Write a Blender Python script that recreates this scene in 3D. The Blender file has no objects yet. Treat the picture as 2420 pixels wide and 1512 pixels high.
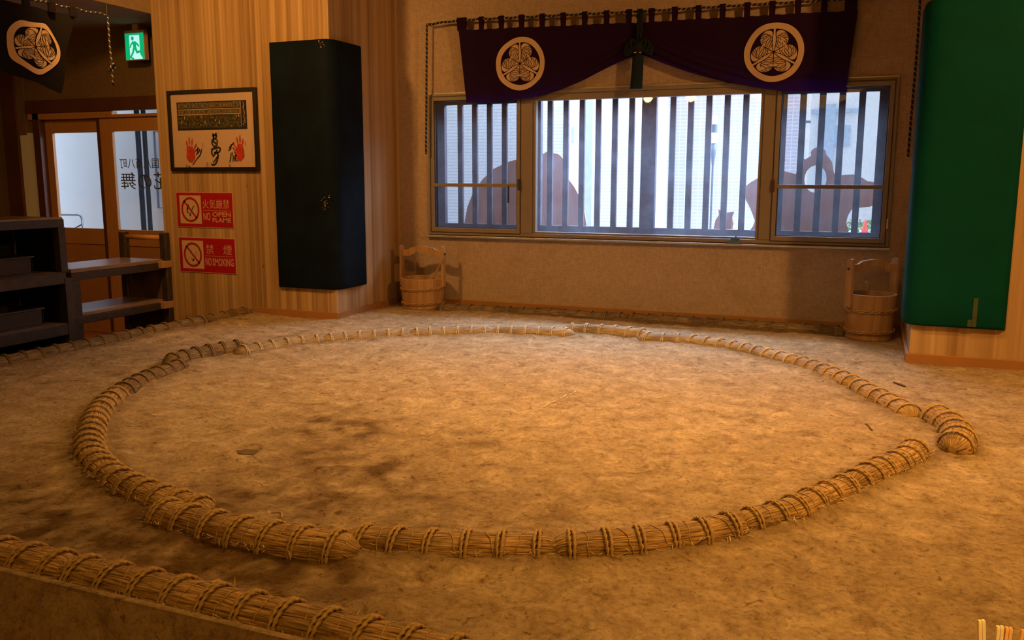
import bpy, math, random
from mathutils import Vector, Matrix, noise
from mathutils.geometry import tessellate_polygon
random.seed(7)
SC = 0.82                      # everything below is laid out in ring units, then brought to metres at the end
scene = bpy.context.scene
col = scene.collection
PI = math.pi

# ------------------------------------------------------------------ camera
F, PIT, YAW, ROLL = 2059.3567, .160171083, -.385113803, .00204126145
CAM = Vector((2.11604211, -5.00386289, 1.35997816))
FW = Vector((math.sin(YAW)*math.cos(PIT), math.cos(YAW)*math.cos(PIT), -math.sin(PIT)))
R0 = Vector((math.cos(YAW), -math.sin(YAW), 0)); U0 = R0.cross(FW)
RT = R0*math.cos(ROLL)+U0*math.sin(ROLL); UP = -R0*math.sin(ROLL)+U0*math.cos(ROLL)
def ray(x, y): return FW+RT*((x-1210)/F)-UP*((y-756)/F)
def at_y(x, y, Y): d = ray(x, y); return CAM+d*((Y-CAM.y)/d.y)
def at_x(x, y, X): d = ray(x, y); return CAM+d*((X-CAM.x)/d.x)
def at_z(x, y, Z): d = ray(x, y); return CAM+d*((Z-CAM.z)/d.z)

# ------------------------------------------------------------------ materials
def new_mat(name):
    m = bpy.data.materials.new(name); m.use_nodes = True
    nt = m.node_tree; b = nt.nodes['Principled BSDF']
    return m, nt, b
def N(nt, t, **kw):
    n = nt.nodes.new(t)
    for k, v in kw.items():
        if k in n.inputs: n.inputs[k].default_value = v
        else: setattr(n, k, v)
    return n
def L(nt, a, b): nt.links.new(a, b)
def rgb(c): return (c[0], c[1], c[2], 1)
def ramp(nt, stops):
    r = nt.nodes.new('ShaderNodeValToRGB'); e = r.color_ramp.elements
    while len(e) < len(stops): e.new(0.5)
    for i, (p, c) in enumerate(stops):
        e[i].position = p; e[i].color = rgb(c) if not isinstance(c, (int, float)) else (c, c, c, 1)
    return r
def plain(name, c, rough=.6, metal=0, var=.12, scale=14, bump=0, spec=.4, stretch=(1, 1, 1), emit=0):
    m, nt, b = new_mat(name)
    tc = N(nt, 'ShaderNodeTexCoord'); mp = N(nt, 'ShaderNodeMapping'); mp.inputs['Scale'].default_value = stretch
    no = N(nt, 'ShaderNodeTexNoise', Scale=scale, Detail=5.0)
    L(nt, tc.outputs['Object'], mp.inputs['Vector']); L(nt, mp.outputs['Vector'], no.inputs['Vector'])
    r = ramp(nt, [(.25, tuple(x*(1-var) for x in c)), (.75, tuple(min(1, x*(1+var)) for x in c))])
    L(nt, no.outputs['Fac'], r.inputs['Fac']); L(nt, r.outputs['Color'], b.inputs['Base Color'])
    b.inputs['Roughness'].default_value = rough; b.inputs['Metallic'].default_value = metal
    b.inputs['Specular IOR Level'].default_value = spec
    if bump:
        bp = N(nt, 'ShaderNodeBump', Strength=bump, Distance=.01)
        L(nt, no.outputs['Fac'], bp.inputs['Height']); L(nt, bp.outputs['Normal'], b.inputs['Normal'])
    if emit:
        L(nt, r.outputs['Color'], b.inputs['Emission Color']); b.inputs['Emission Strength'].default_value = emit
    return m
M = {}
def mk_clay():
    m, nt, b = new_mat('clay')
    tc = N(nt, 'ShaderNodeTexCoord'); o = tc.outputs['Object']
    n1 = N(nt, 'ShaderNodeTexNoise', Scale=1.3, Detail=9.0, Roughness=.62); L(nt, o, n1.inputs['Vector'])
    n2 = N(nt, 'ShaderNodeTexNoise', Scale=9.0, Detail=10.0, Roughness=.7, Distortion=.5); L(nt, o, n2.inputs['Vector'])
    n3 = N(nt, 'ShaderNodeTexNoise', Scale=42.0, Detail=12.0, Roughness=.82); L(nt, o, n3.inputs['Vector'])
    n4 = N(nt, 'ShaderNodeTexNoise', Scale=4.2, Detail=6.0, Roughness=.65, Distortion=1.0); L(nt, o, n4.inputs['Vector'])
    r1 = ramp(nt, [(.28, (.45, .325, .19)), (.5, (.52, .39, .235)), (.72, (.58, .45, .285))])
    L(nt, n1.outputs['Fac'], r1.inputs['Fac'])
    r2 = ramp(nt, [(.31, (.55, .49, .41)), (.43, (.87, .85, .81)), (.54, (1.0, 1.0, 1.0)), (.66, (1.30, 1.32, 1.34))]); L(nt, n2.outputs['Fac'], r2.inputs['Fac'])
    mx = N(nt, 'ShaderNodeMix', data_type='RGBA', blend_type='MULTIPLY'); mx.inputs['Factor'].default_value = 1
    L(nt, r1.outputs['Color'], mx.inputs['A']); L(nt, r2.outputs['Color'], mx.inputs['B'])
    r3 = ramp(nt, [(.36, (.34, .28, .21)), (.46, (.88, .86, .83)), (.56, (1.04, 1.04, 1.04)), (.68, (1.3, 1.32, 1.35))]); L(nt, n3.outputs['Fac'], r3.inputs['Fac'])
    m2 = N(nt, 'ShaderNodeMix', data_type='RGBA', blend_type='MULTIPLY'); m2.inputs['Factor'].default_value = .9
    L(nt, mx.outputs['Result'], m2.inputs['A']); L(nt, r3.outputs['Color'], m2.inputs['B'])
    r4 = ramp(nt, [(.57, (1, 1, 1)), (.69, (.60, .52, .43))]); L(nt, n4.outputs['Fac'], r4.inputs['Fac'])
    m3 = N(nt, 'ShaderNodeMix', data_type='RGBA', blend_type='MULTIPLY'); m3.inputs['Factor'].default_value = .8
    L(nt, m2.outputs['Result'], m3.inputs['A']); L(nt, r4.outputs['Color'], m3.inputs['B'])
    n5 = N(nt, 'ShaderNodeTexNoise', Scale=17.0, Detail=7.0, Roughness=.7, Distortion=1.4); L(nt, o, n5.inputs['Vector'])
    r5 = ramp(nt, [(.28, (1.22, 1.22, 1.2)), (.36, (1, 1, 1)), (.585, (1, 1, 1)), (.66, (.50, .41, .30))]); L(nt, n5.outputs['Fac'], r5.inputs['Fac'])
    m5 = N(nt, 'ShaderNodeMix', data_type='RGBA', blend_type='MULTIPLY'); m5.inputs['Factor'].default_value = 1
    L(nt, m3.outputs['Result'], m5.inputs['A']); L(nt, r5.outputs['Color'], m5.inputs['B']); m3 = m5
    at = N(nt, 'ShaderNodeAttribute', attribute_name='damp_dark')       # damp / trodden zones, plus darker bands by bales and right pillar, stored on the mesh
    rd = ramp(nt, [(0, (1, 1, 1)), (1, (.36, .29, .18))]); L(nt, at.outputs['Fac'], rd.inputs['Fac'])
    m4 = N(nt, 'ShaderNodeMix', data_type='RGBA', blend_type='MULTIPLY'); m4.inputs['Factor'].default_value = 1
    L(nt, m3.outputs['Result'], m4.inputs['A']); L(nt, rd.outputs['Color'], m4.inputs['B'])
    L(nt, m4.outputs['Result'], b.inputs['Base Color'])
    b.inputs['Roughness'].default_value = .93; b.inputs['Specular IOR Level'].default_value = .15
    ad = N(nt, 'ShaderNodeMath', operation='ADD'); L(nt, n2.outputs['Fac'], ad.inputs[0])
    mu = N(nt, 'ShaderNodeMath', operation='MULTIPLY'); mu.inputs[1].default_value = .35; L(nt, n3.outputs['Fac'], mu.inputs[0]); L(nt, mu.outputs[0], ad.inputs[1])
    bp = N(nt, 'ShaderNodeBump', Strength=.9, Distance=.026); L(nt, ad.outputs[0], bp.inputs['Height']); L(nt, bp.outputs['Normal'], b.inputs['Normal'])
    return m
M['clay'] = mk_clay()
def mk_straw(name, c0, c1, c2, su=8, sv=150):
    m, nt, b = new_mat(name)
    uv = N(nt, 'ShaderNodeUVMap', uv_map='UVMap'); mp = N(nt, 'ShaderNodeMapping'); mp.inputs['Scale'].default_value = (su, sv, 1)
    L(nt, uv.outputs['UV'], mp.inputs['Vector'])
    n = N(nt, 'ShaderNodeTexNoise', Scale=1.0, Detail=4.0, Roughness=.6, Distortion=.2); L(nt, mp.outputs['Vector'], n.inputs['Vector'])
    r = ramp(nt, [(.36, c0), (.5, c1), (.64, c2)]); L(nt, n.outputs['Fac'], r.inputs['Fac'])
    tc = N(nt, 'ShaderNodeTexCoord'); n2 = N(nt, 'ShaderNodeTexNoise', Scale=7.0, Detail=5.0); L(nt, tc.outputs['Object'], n2.inputs['Vector'])
    r2 = ramp(nt, [(.35, (.62, .6, .55)), (.65, (1.12, 1.1, 1.05))]); L(nt, n2.outputs['Fac'], r2.inputs['Fac'])
    mx = N(nt, 'ShaderNodeMix', data_type='RGBA', blend_type='MULTIPLY'); mx.inputs['Factor'].default_value = 1
    L(nt, r.outputs['Color'], mx.inputs['A']); L(nt, r2.outputs['Color'], mx.inputs['B']); L(nt, mx.outputs['Result'], b.inputs['Base Color'])
    b.inputs['Roughness'].default_value = .75; b.inputs['Specular IOR Level'].default_value = .25
    bp = N(nt, 'ShaderNodeBump', Strength=.9, Distance=.006); L(nt, n.outputs['Fac'], bp.inputs['Height']); L(nt, bp.outputs['Normal'], b.inputs['Normal'])
    return m
M['straw'] = mk_straw('straw', (.09, .048, .017), (.38, .24, .10), (.62, .43, .20))
M['straw_dusty'] = mk_straw('dusty_straw', (.20, .14, .08), (.38, .28, .16), (.52, .40, .25))
M['straw_dark'] = mk_straw('earthy_straw', (.07, .042, .018), (.19, .125, .06), (.30, .21, .11))
M['rope'] = plain('straw_rope', (.42, .29, .13), .8, var=.3, scale=60, bump=.4, spec=.2)
M['rope_dusty'] = plain('dusty_straw_rope', (.56, .45, .31), .85, var=.2, scale=60, bump=.4, spec=.2)
M['rope_dark'] = plain('earthy_straw_rope', (.24, .165, .085), .85, var=.2, scale=60, bump=.4, spec=.2)
M['blade'] = plain('loose_straw', (.48, .34, .16), .8, var=.35, scale=30)
M['blade_dark'] = plain('dark_loose_straw', (.14, .09, .04), .8, var=.3, scale=30)
def mk_panel(name, ca, cb, cc, wid=.05, rough=.45):
    m, nt, b = new_mat(name)
    tc = N(nt, 'ShaderNodeTexCoord'); sp = N(nt, 'ShaderNodeSeparateXYZ'); L(nt, tc.outputs['Object'], sp.inputs[0])
    ad = N(nt, 'ShaderNodeMath', operation='ADD'); L(nt, sp.outputs['X'], ad.inputs[0]); L(nt, sp.outputs['Y'], ad.inputs[1])
    def strip(w, seed):
        a = N(nt, 'ShaderNodeMath', operation='MULTIPLY_ADD'); a.inputs[1].default_value = 1/w; a.inputs[2].default_value = seed; L(nt, ad.outputs[0], a.inputs[0])
        f = N(nt, 'ShaderNodeMath', operation='FLOOR'); L(nt, a.outputs[0], f.inputs[0])
        wn = N(nt, 'ShaderNodeTexWhiteNoise', noise_dimensions='1D'); L(nt, f.outputs[0], wn.inputs['W']); return wn.outputs['Value']
    s1, s2 = strip(wid, .3), strip(wid*.37, 7.1)
    mu = N(nt, 'ShaderNodeMath', operation='MULTIPLY'); mu.inputs[1].default_value = 38; L(nt, ad.outputs[0], mu.inputs[0])
    mz = N(nt, 'ShaderNodeMath', operation='MULTIPLY'); mz.inputs[1].default_value = .9; L(nt, sp.outputs['Z'], mz.inputs[0])
    cb_ = N(nt, 'ShaderNodeCombineXYZ'); L(nt, mu.outputs[0], cb_.inputs[0]); L(nt, mz.outputs[0], cb_.inputs[2])
    n = N(nt, 'ShaderNodeTexNoise', Scale=1.0, Detail=6.0, Roughness=.65, Distortion=.3); L(nt, cb_.outputs[0], n.inputs['Vector'])
    def wsum(a, ka, c, kc):
        x = N(nt, 'ShaderNodeMath', operation='MULTIPLY'); x.inputs[1].default_value = ka; L(nt, a, x.inputs[0])
        y = N(nt, 'ShaderNodeMath', operation='MULTIPLY_ADD'); y.inputs[1].default_value = kc; L(nt, c, y.inputs[0]); L(nt, x.outputs[0], y.inputs[2]); return y.outputs[0]
    t = wsum(wsum(s1, .33, s2, .22), 1, n.outputs['Fac'], .5)
    r = ramp(nt, [(.2, ca), (.5, cb), (.85, cc)]); L(nt, t, r.inputs['Fac'])
    # a few knots
    vo = N(nt, 'ShaderNodeTexVoronoi', Scale=1.0)
    mk = N(nt, 'ShaderNodeMath', operation='MULTIPLY'); mk.inputs[1].default_value = 4.5; L(nt, ad.outputs[0], mk.inputs[0])
    mk2 = N(nt, 'ShaderNodeMath', operation='MULTIPLY'); mk2.inputs[1].default_value = 2.4; L(nt, sp.outputs['Z'], mk2.inputs[0])
    c2 = N(nt, 'ShaderNodeCombineXYZ'); L(nt, mk.outputs[0], c2.inputs[0]); L(nt, mk2.outputs[0], c2.inputs[2]); L(nt, c2.outputs[0], vo.inputs['Vector'])
    rk = ramp(nt, [(.02, (.5, .42, .35)), (.06, (1, 1, 1))]); L(nt, vo.outputs['Distance'], rk.inputs['Fac'])
    mx = N(nt, 'ShaderNodeMix', data_type='RGBA', blend_type='MULTIPLY'); mx.inputs['Factor'].default_value = .8
    L(nt, r.outputs['Color'], mx.inputs['A']); L(nt, rk.outputs['Color'], mx.inputs['B'])
    L(nt, mx.outputs['Result'], b.inputs['Base Color']); b.inputs['Roughness'].default_value = rough; b.inputs['Specular IOR Level'].default_value = .3
    return m
M['panel'] = mk_panel('cedar_panelling', (.24, .135, .062), (.40, .25, .125), (.56, .38, .21))
M['bucketwood'] = mk_panel('bucket_staves', (.30, .155, .06), (.42, .235, .10), (.52, .32, .15), wid=.07, rough=.6)
M['doorwood'] = plain('orange_door_wood', (.42, .20, .07), .5, var=.12, scale=5, stretch=(14, 14, 1))
M['doorpanel'] = plain('door_panel_board', (.36, .17, .055), .55, var=.06, scale=30)
M['base'] = plain('baseboard_wood', (.34, .155, .05), .5, var=.1, scale=6)
M['darkwood'] = plain('dark_stained_wood', (.032, .022, .017), .42, var=.45, scale=22, stretch=(1, 1, 1), spec=.5)
M['topwood'] = plain('worn_tabletop', (.20, .135, .10), .3, var=.25, scale=4, stretch=(8, 1, 8), spec=.6)
M['darkbeam'] = plain('dark_red_beam', (.085, .03, .013), .55, var=.2, scale=5)
M['black'] = plain('black_board', (.006, .006, .006), .7, var=.2, spec=.2)
M['trayw'] = plain('dark_tray_wood', (.026, .014, .010), .5, var=.2)
M['brownpanel'] = plain('stained_brown_board', (.10, .055, .025), .5, var=.5, scale=5)
M['redwood'] = plain('reddish_floor_wood', (.34, .12, .04), .35, var=.12, scale=4, stretch=(1, 9, 1))
M['tanwood'] = plain('plain_tan_wood', (.36, .20, .085), .6)
def mk_wallpaper(name, c, mul=1):
    m, nt, b = new_mat(name)
    tc = N(nt, 'ShaderNodeTexCoord')
    def fib(s):
        mp = N(nt, 'ShaderNodeMapping'); mp.inputs['Scale'].default_value = s; L(nt, tc.outputs['Object'], mp.inputs['Vector'])
        n = N(nt, 'ShaderNodeTexNoise', Scale=1.0, Detail=3.0); L(nt, mp.outputs['Vector'], n.inputs['Vector']); return n.outputs['Fac']
    a, d = fib((190, 190, 22)), fib((26, 26, 230))
    s = N(nt, 'ShaderNodeMath', operation='ADD'); L(nt, a, s.inputs[0]); L(nt, d, s.inputs[1])
    h = N(nt, 'ShaderNodeMath', operation='MULTIPLY'); h.inputs[1].default_value = .5; L(nt, s.outputs[0], h.inputs[0])
    r = ramp(nt, [(.35, tuple(x*.78 for x in c)), (.65, tuple(x*1.15 for x in c))]); L(nt, h.outputs[0], r.inputs['Fac'])
    n3 = N(nt, 'ShaderNodeTexNoise', Scale=3.0, Detail=7.0, Roughness=.7); L(nt, tc.outputs['Object'], n3.inputs['Vector'])
    r3 = ramp(nt, [(.3, (.88, .86, .82)), (.5, (1, 1, 1))]); L(nt, n3.outputs['Fac'], r3.inputs['Fac'])
    mx = N(nt, 'ShaderNodeMix', data_type='RGBA', blend_type='MULTIPLY'); mx.inputs['Factor'].default_value = 1
    L(nt, r.outputs['Color'], mx.inputs['A']); L(nt, r3.outputs['Color'], mx.inputs['B']); L(nt, mx.outputs['Result'], b.inputs['Base Color'])
    b.inputs['Roughness'].default_value = .9; b.inputs['Specular IOR Level'].default_value = .1
    bp = N(nt, 'ShaderNodeBump', Strength=.25, Distance=.002); L(nt, h.outputs[0], bp.inputs['Height']); L(nt, bp.outputs['Normal'], b.inputs['Normal'])
    return m
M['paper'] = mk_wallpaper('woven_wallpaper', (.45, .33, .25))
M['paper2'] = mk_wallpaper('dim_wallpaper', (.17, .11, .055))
M['ceil'] = plain('ceiling_board', (.30, .21, .12), .9)
M['padblue'] = plain('navy_vinyl', (.0025, .007, .015), .75, var=.5, scale=5, spec=.12)
M['padgreen'] = plain('green_vinyl', (.000, .050, .038), .75, var=.14, scale=3.5, spec=.10)
M['tape'] = plain('brown_tape', (.05, .075, .035), .5)
M['sash'] = plain('bronze_aluminium', (.25, .195, .155), .45, metal=.0, var=.05)
M['sashdark'] = plain('dark_gasket', (.03, .026, .026), .6)
M['sill'] = plain('pale_aluminium_sill', (.50, .50, .55), .35, metal=.5)
M['lattice'] = plain('weathered_lattice_wood', (.10, .075, .10), .8, var=.35, scale=18)
M['ply'] = plain('raw_plywood', (.55, .30, .21), .8, var=.18, scale=6, stretch=(3, 1, .6))
M['white'] = plain('off_white', (.78, .72, .66), .7, var=.03)
M['mount'] = plain('framed_white_board', (.52, .36, .29), .6, var=.04)
M['frameblack'] = plain('black_picture_frame', (.010, .008, .008), .4)
M['ink'] = plain('black_ink', (.012, .012, .010), .7)
M['redink'] = plain('red_ink', (.42, .035, .018), .8, var=.35, scale=25)
M['seal'] = plain('faint_stamp', (.33, .20, .14), .8)
M['signred'] = plain('sign_red', (.36, .008, .012), .45, var=.03)
M['signwhite'] = plain('sign_cream', (.56, .38, .25), .55, var=.03)
M['signtext'] = plain('sign_lettering', (.58, .32, .25), .55, var=.03)
M['signfigure'] = plain('sign_dark_figure', (.03, .02, .02), .6)
M['glasstext'] = plain('grey_film_lettering', (.06, .05, .035), .7)
M['steel'] = plain('chair_steel', (.25, .29, .33), .3, metal=.8)
M['cone'] = plain('cone_red', (.9, .12, .08), .6)
M['leaf'] = plain('hedge_green', (.18, .28, .08), .8, var=.6, scale=30)
M['pave'] = plain('pale_pavement', (.62, .64, .66), .9)
M['plaster'] = plain('white_plaster', (.90, .92, .95), .8, var=.02)
M['vest'] = plain('grey_white_wall', (.66, .68, .74), .8, var=.03, scale=2)
M['bluegrey'] = plain('blue_grey', (.50, .62, .78), .7)
M['lampwhite'] = plain('lamp_globe', (.9, .92, .95), .4, emit=.5)
M['lampdark'] = plain('lamp_grey', (.12, .15, .22), .5)
M['cordgreen'] = plain('dark_green_cord', (.003, .008, .007), .9, scale=70, var=.5, bump=.5)
M['tassel'] = plain('dark_teal_tassel', (.002, .013, .024), .85, scale=90, var=.6, bump=.5, stretch=(1, 1, .04))
M['crest'] = plain('crest_cream', (.58, .40, .27), .85, var=.05)
M['bamboo'] = plain('twisted_bamboo_hoop', (.42, .24, .09), .6, var=.25, scale=50)
M['cloth'] = plain('blue_grey_cloth', (.08, .15, .24), .9, bump=.5)
M['chop'] = plain('pale_chopstick_wood', (.95, .80, .45), .6, var=.1, scale=60, stretch=(1, 1, .1))
M['chop2'] = plain('amber_chopstick_wood', (.90, .55, .18), .6, var=.1, scale=60, stretch=(1, 1, .1))
M['dirt'] = plain('dark_dirt', (.12, .075, .035), .95, var=.3)
M['chalk'] = plain('chalk', (.62, .52, .38), .95, var=.2, scale=60)

def mk_siding(name, c, line, bw, bh, mort, lc):
    m, nt, b = new_mat(name)
    tc = N(nt, 'ShaderNodeTexCoord'); sp = N(nt, 'ShaderNodeSeparateXYZ'); L(nt, tc.outputs['Object'], sp.inputs[0])
    cb = N(nt, 'ShaderNodeCombineXYZ'); L(nt, sp.outputs['X'], cb.inputs[0]); L(nt, sp.outputs['Z'], cb.inputs[1])
    br = N(nt, 'ShaderNodeTexBrick', Scale=1.0); br.offset = line
    br.inputs['Brick Width'].default_value = bw; br.inputs['Row Height'].default_value = bh; br.inputs['Mortar Size'].default_value = mort
    br.inputs['Color1'].default_value = rgb(c); br.inputs['Color2'].default_value = rgb(tuple(x*.96 for x in c)); br.inputs['Mortar'].default_value = rgb(lc)
    L(nt, cb.outputs[0], br.inputs['Vector']); L(nt, br.outputs['Color'], b.inputs['Base Color']); b.inputs['Roughness'].default_value = .7
    return m
M['siding'] = mk_siding('white_siding', (.78, .86, .96), .5, .9, .036, .005, (.56, .67, .82))
M['tiles'] = mk_siding('pale_tile', (.66, .64, .76), .0, .078, .040, .0042, (.90, .90, .97))

def mk_cord(name):
    m, nt, b = new_mat(name)
    uv = N(nt, 'ShaderNodeUVMap', uv_map='UVMap'); sp = N(nt, 'ShaderNodeSeparateXYZ'); L(nt, uv.outputs['UV'], sp.inputs[0])
    a = N(nt, 'ShaderNodeMath', operation='MULTIPLY_ADD'); a.inputs[1].default_value = 22; L(nt, sp.outputs['X'], a.inputs[0]); L(nt, sp.outputs['Y'], a.inputs[2])
    f = N(nt, 'ShaderNodeMath', operation='FRACT'); L(nt, a.outputs[0], f.inputs[0])
    r = ramp(nt, [(.80, (.012, .008, .012)), (.86, (.42, .33, .27))]); L(nt, f.outputs[0], r.inputs['Fac']); L(nt, r.outputs['Color'], b.inputs['Base Color'])
    b.inputs['Roughness'].default_value = .8
    return m
M['cord'] = mk_cord('black_white_cord')
def mk_curtain(name, c, tr, f):
    m, nt, b = new_mat(name)
    b.inputs['Base Color'].default_value = rgb(c); b.inputs['Roughness'].default_value = .85; b.inputs['Specular IOR Level'].default_value = .15
    t = N(nt, 'ShaderNodeBsdfTranslucent'); t.inputs['Color'].default_value = rgb(tr)
    mx = N(nt, 'ShaderNodeMixShader'); mx.inputs[0].default_value = f
    L(nt, b.outputs[0], mx.inputs[1]); L(nt, t.outputs[0], mx.inputs[2]); L(nt, mx.outputs[0], nt.nodes['Material Output'].inputs['Surface'])
    tc = N(nt, 'ShaderNodeTexCoord'); n = N(nt, 'ShaderNodeTexNoise', Scale=160.0); L(nt, tc.outputs['Object'], n.inputs['Vector'])
    bp = N(nt, 'ShaderNodeBump', Strength=.3, Distance=.002); L(nt, n.outputs['Fac'], bp.inputs['Height']); L(nt, bp.outputs['Normal'], b.inputs['Normal'])
    return m
M['purple'] = mk_curtain('purple_curtain_cloth', (.022, .005, .026), (.06, .006, .20), .30)
M['darkcloth'] = mk_curtain('dark_banner_cloth', (.008, .006, .008), (.01, .004, .01), .1)
def mk_glass(name, dust, z0, z1, base=.02, tint=(1, 1, 1)):
    m, nt, b = new_mat(name); nt.nodes.remove(b)
    tr = N(nt, 'ShaderNodeBsdfTransparent'); tr.inputs['Color'].default_value = rgb(tint)
    gl = N(nt, 'ShaderNodeBsdfGlossy'); gl.inputs['Roughness'].default_value = .02
    mx = N(nt, 'ShaderNodeMixShader'); mx.inputs[0].default_value = .05
    L(nt, tr.outputs[0], mx.inputs[1]); L(nt, gl.outputs[0], mx.inputs[2])
    tc = N(nt, 'ShaderNodeTexCoord'); sp = N(nt, 'ShaderNodeSeparateXYZ'); L(nt, tc.outputs['Object'], sp.inputs[0])
    mr = N(nt, 'ShaderNodeMapRange'); mr.inputs['From Min'].default_value = z0*SC; mr.inputs['From Max'].default_value = z1*SC
    mr.inputs['To Min'].default_value = dust; mr.inputs['To Max'].default_value = base; L(nt, sp.outputs['Z'], mr.inputs['Value'])
    n = N(nt, 'ShaderNodeTexNoise', Scale=5.0, Detail=4.0); L(nt, tc.outputs['Object'], n.inputs['Vector'])
    n2 = N(nt, 'ShaderNodeTexNoise', Scale=260.0, Detail=2.0); L(nt, tc.outputs['Object'], n2.inputs['Vector'])
    r = ramp(nt, [(.4, .55), (.7, 1.6)]); L(nt, n2.outputs['Fac'], r.inputs['Fac'])
    r1 = ramp(nt, [(.3, .6), (.7, 1.3)]); L(nt, n.outputs['Fac'], r1.inputs['Fac'])
    a = N(nt, 'ShaderNodeMath', operation='MULTIPLY'); L(nt, mr.outputs[0], a.inputs[0]); L(nt, r.outputs['Color'], a.inputs[1])
    a2 = N(nt, 'ShaderNodeMath', operation='MULTIPLY', use_clamp=True); L(nt, a.outputs[0], a2.inputs[0]); L(nt, r1.outputs['Color'], a2.inputs[1])
    df = N(nt, 'ShaderNodeBsdfTranslucent'); df.inputs['Color'].default_value = (.55, .60, .74, 1)
    m2 = N(nt, 'ShaderNodeMixShader'); L(nt, a2.outputs[0], m2.inputs[0]); L(nt, mx.outputs[0], m2.inputs[1]); L(nt, df.outputs[0], m2.inputs[2])
    L(nt, m2.outputs[0], nt.nodes['Material Output'].inputs['Surface'])
    return m
M['glass'] = mk_glass('dusty_glass', .055, .78, 1.5, .004)
M['glassdoor'] = mk_glass('door_glass', .03, .7, 1.9, .02)
def mk_screen(name):
    m, nt, b = new_mat(name)
    b.inputs['Base Color'].default_value = (.035, .035, .04, 1)
    tr = N(nt, 'ShaderNodeBsdfTransparent'); mx = N(nt, 'ShaderNodeMixShader')
    tc = N(nt, 'ShaderNodeTexCoord'); n = N(nt, 'ShaderNodeTexNoise', Scale=500.0, Detail=1.0); L(nt, tc.outputs['Object'], n.inputs['Vector'])
    r = ramp(nt, [(.3, .60), (.7, .86)]); L(nt, n.outputs['Fac'], r.inputs['Fac']); L(nt, r.outputs['Color'], mx.inputs[0])
    L(nt, b.outputs[0], mx.inputs[1]); L(nt, tr.outputs[0], mx.inputs[2]); L(nt, mx.outputs[0], nt.nodes['Material Output'].inputs['Surface'])
    return m
M['screen'] = mk_screen('insect_screen')
def mk_emit(name, c, s):
    m, nt, b = new_mat(name)
    b.inputs['Base Color'].default_value = rgb(c); b.inputs['Emission Color'].default_value = rgb(c); b.inputs['Emission Strength'].default_value = s
    return m
M['exitg'] = mk_emit('exit_green', (.0, .34, .13), 1.1)
M['exitw'] = mk_emit('exit_white', (.42, .80, .88), 1.0)
def mk_print(name):
    m, nt, b = new_mat(name)
    tc = N(nt, 'ShaderNodeTexCoord'); mp = N(nt, 'ShaderNodeMapping'); mp.inputs['Scale'].default_value = (70, 1, 90); L(nt, tc.outputs['Object'], mp.inputs['Vector'])
    v = N(nt, 'ShaderNodeTexNoise', Scale=1.0, Detail=3.0, Distortion=1.5); L(nt, mp.outputs['Vector'], v.inputs['Vector'])
    r = ramp(nt, [(.5, (.015, .014, .008)), (.62, (.16, .13, .05)), (.75, (.30, .22, .13))]); L(nt, v.outputs['Fac'], r.inputs['Fac']); L(nt, r.outputs['Color'], b.inputs['Base Color'])
    return m
M['print'] = mk_print('dense_black_print')
def mk_rows(name):
    m, nt, b = new_mat(name)
    tc = N(nt, 'ShaderNodeTexCoord'); mp = N(nt, 'ShaderNodeMapping'); mp.inputs['Scale'].default_value = (150, 1, 40); L(nt, tc.outputs['Object'], mp.inputs['Vector'])
    v = N(nt, 'ShaderNodeTexNoise', Scale=1.0, Detail=2.0); L(nt, mp.outputs['Vector'], v.inputs['Vector'])
    r = ramp(nt, [(.42, (.03, .025, .015)), (.6, (.22, .16, .09))]); L(nt, v.outputs['Fac'], r.inputs['Fac']); L(nt, r.outputs['Color'], b.inputs['Base Color'])
    return m
M['rows'] = mk_rows('rows_of_small_print')

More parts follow.
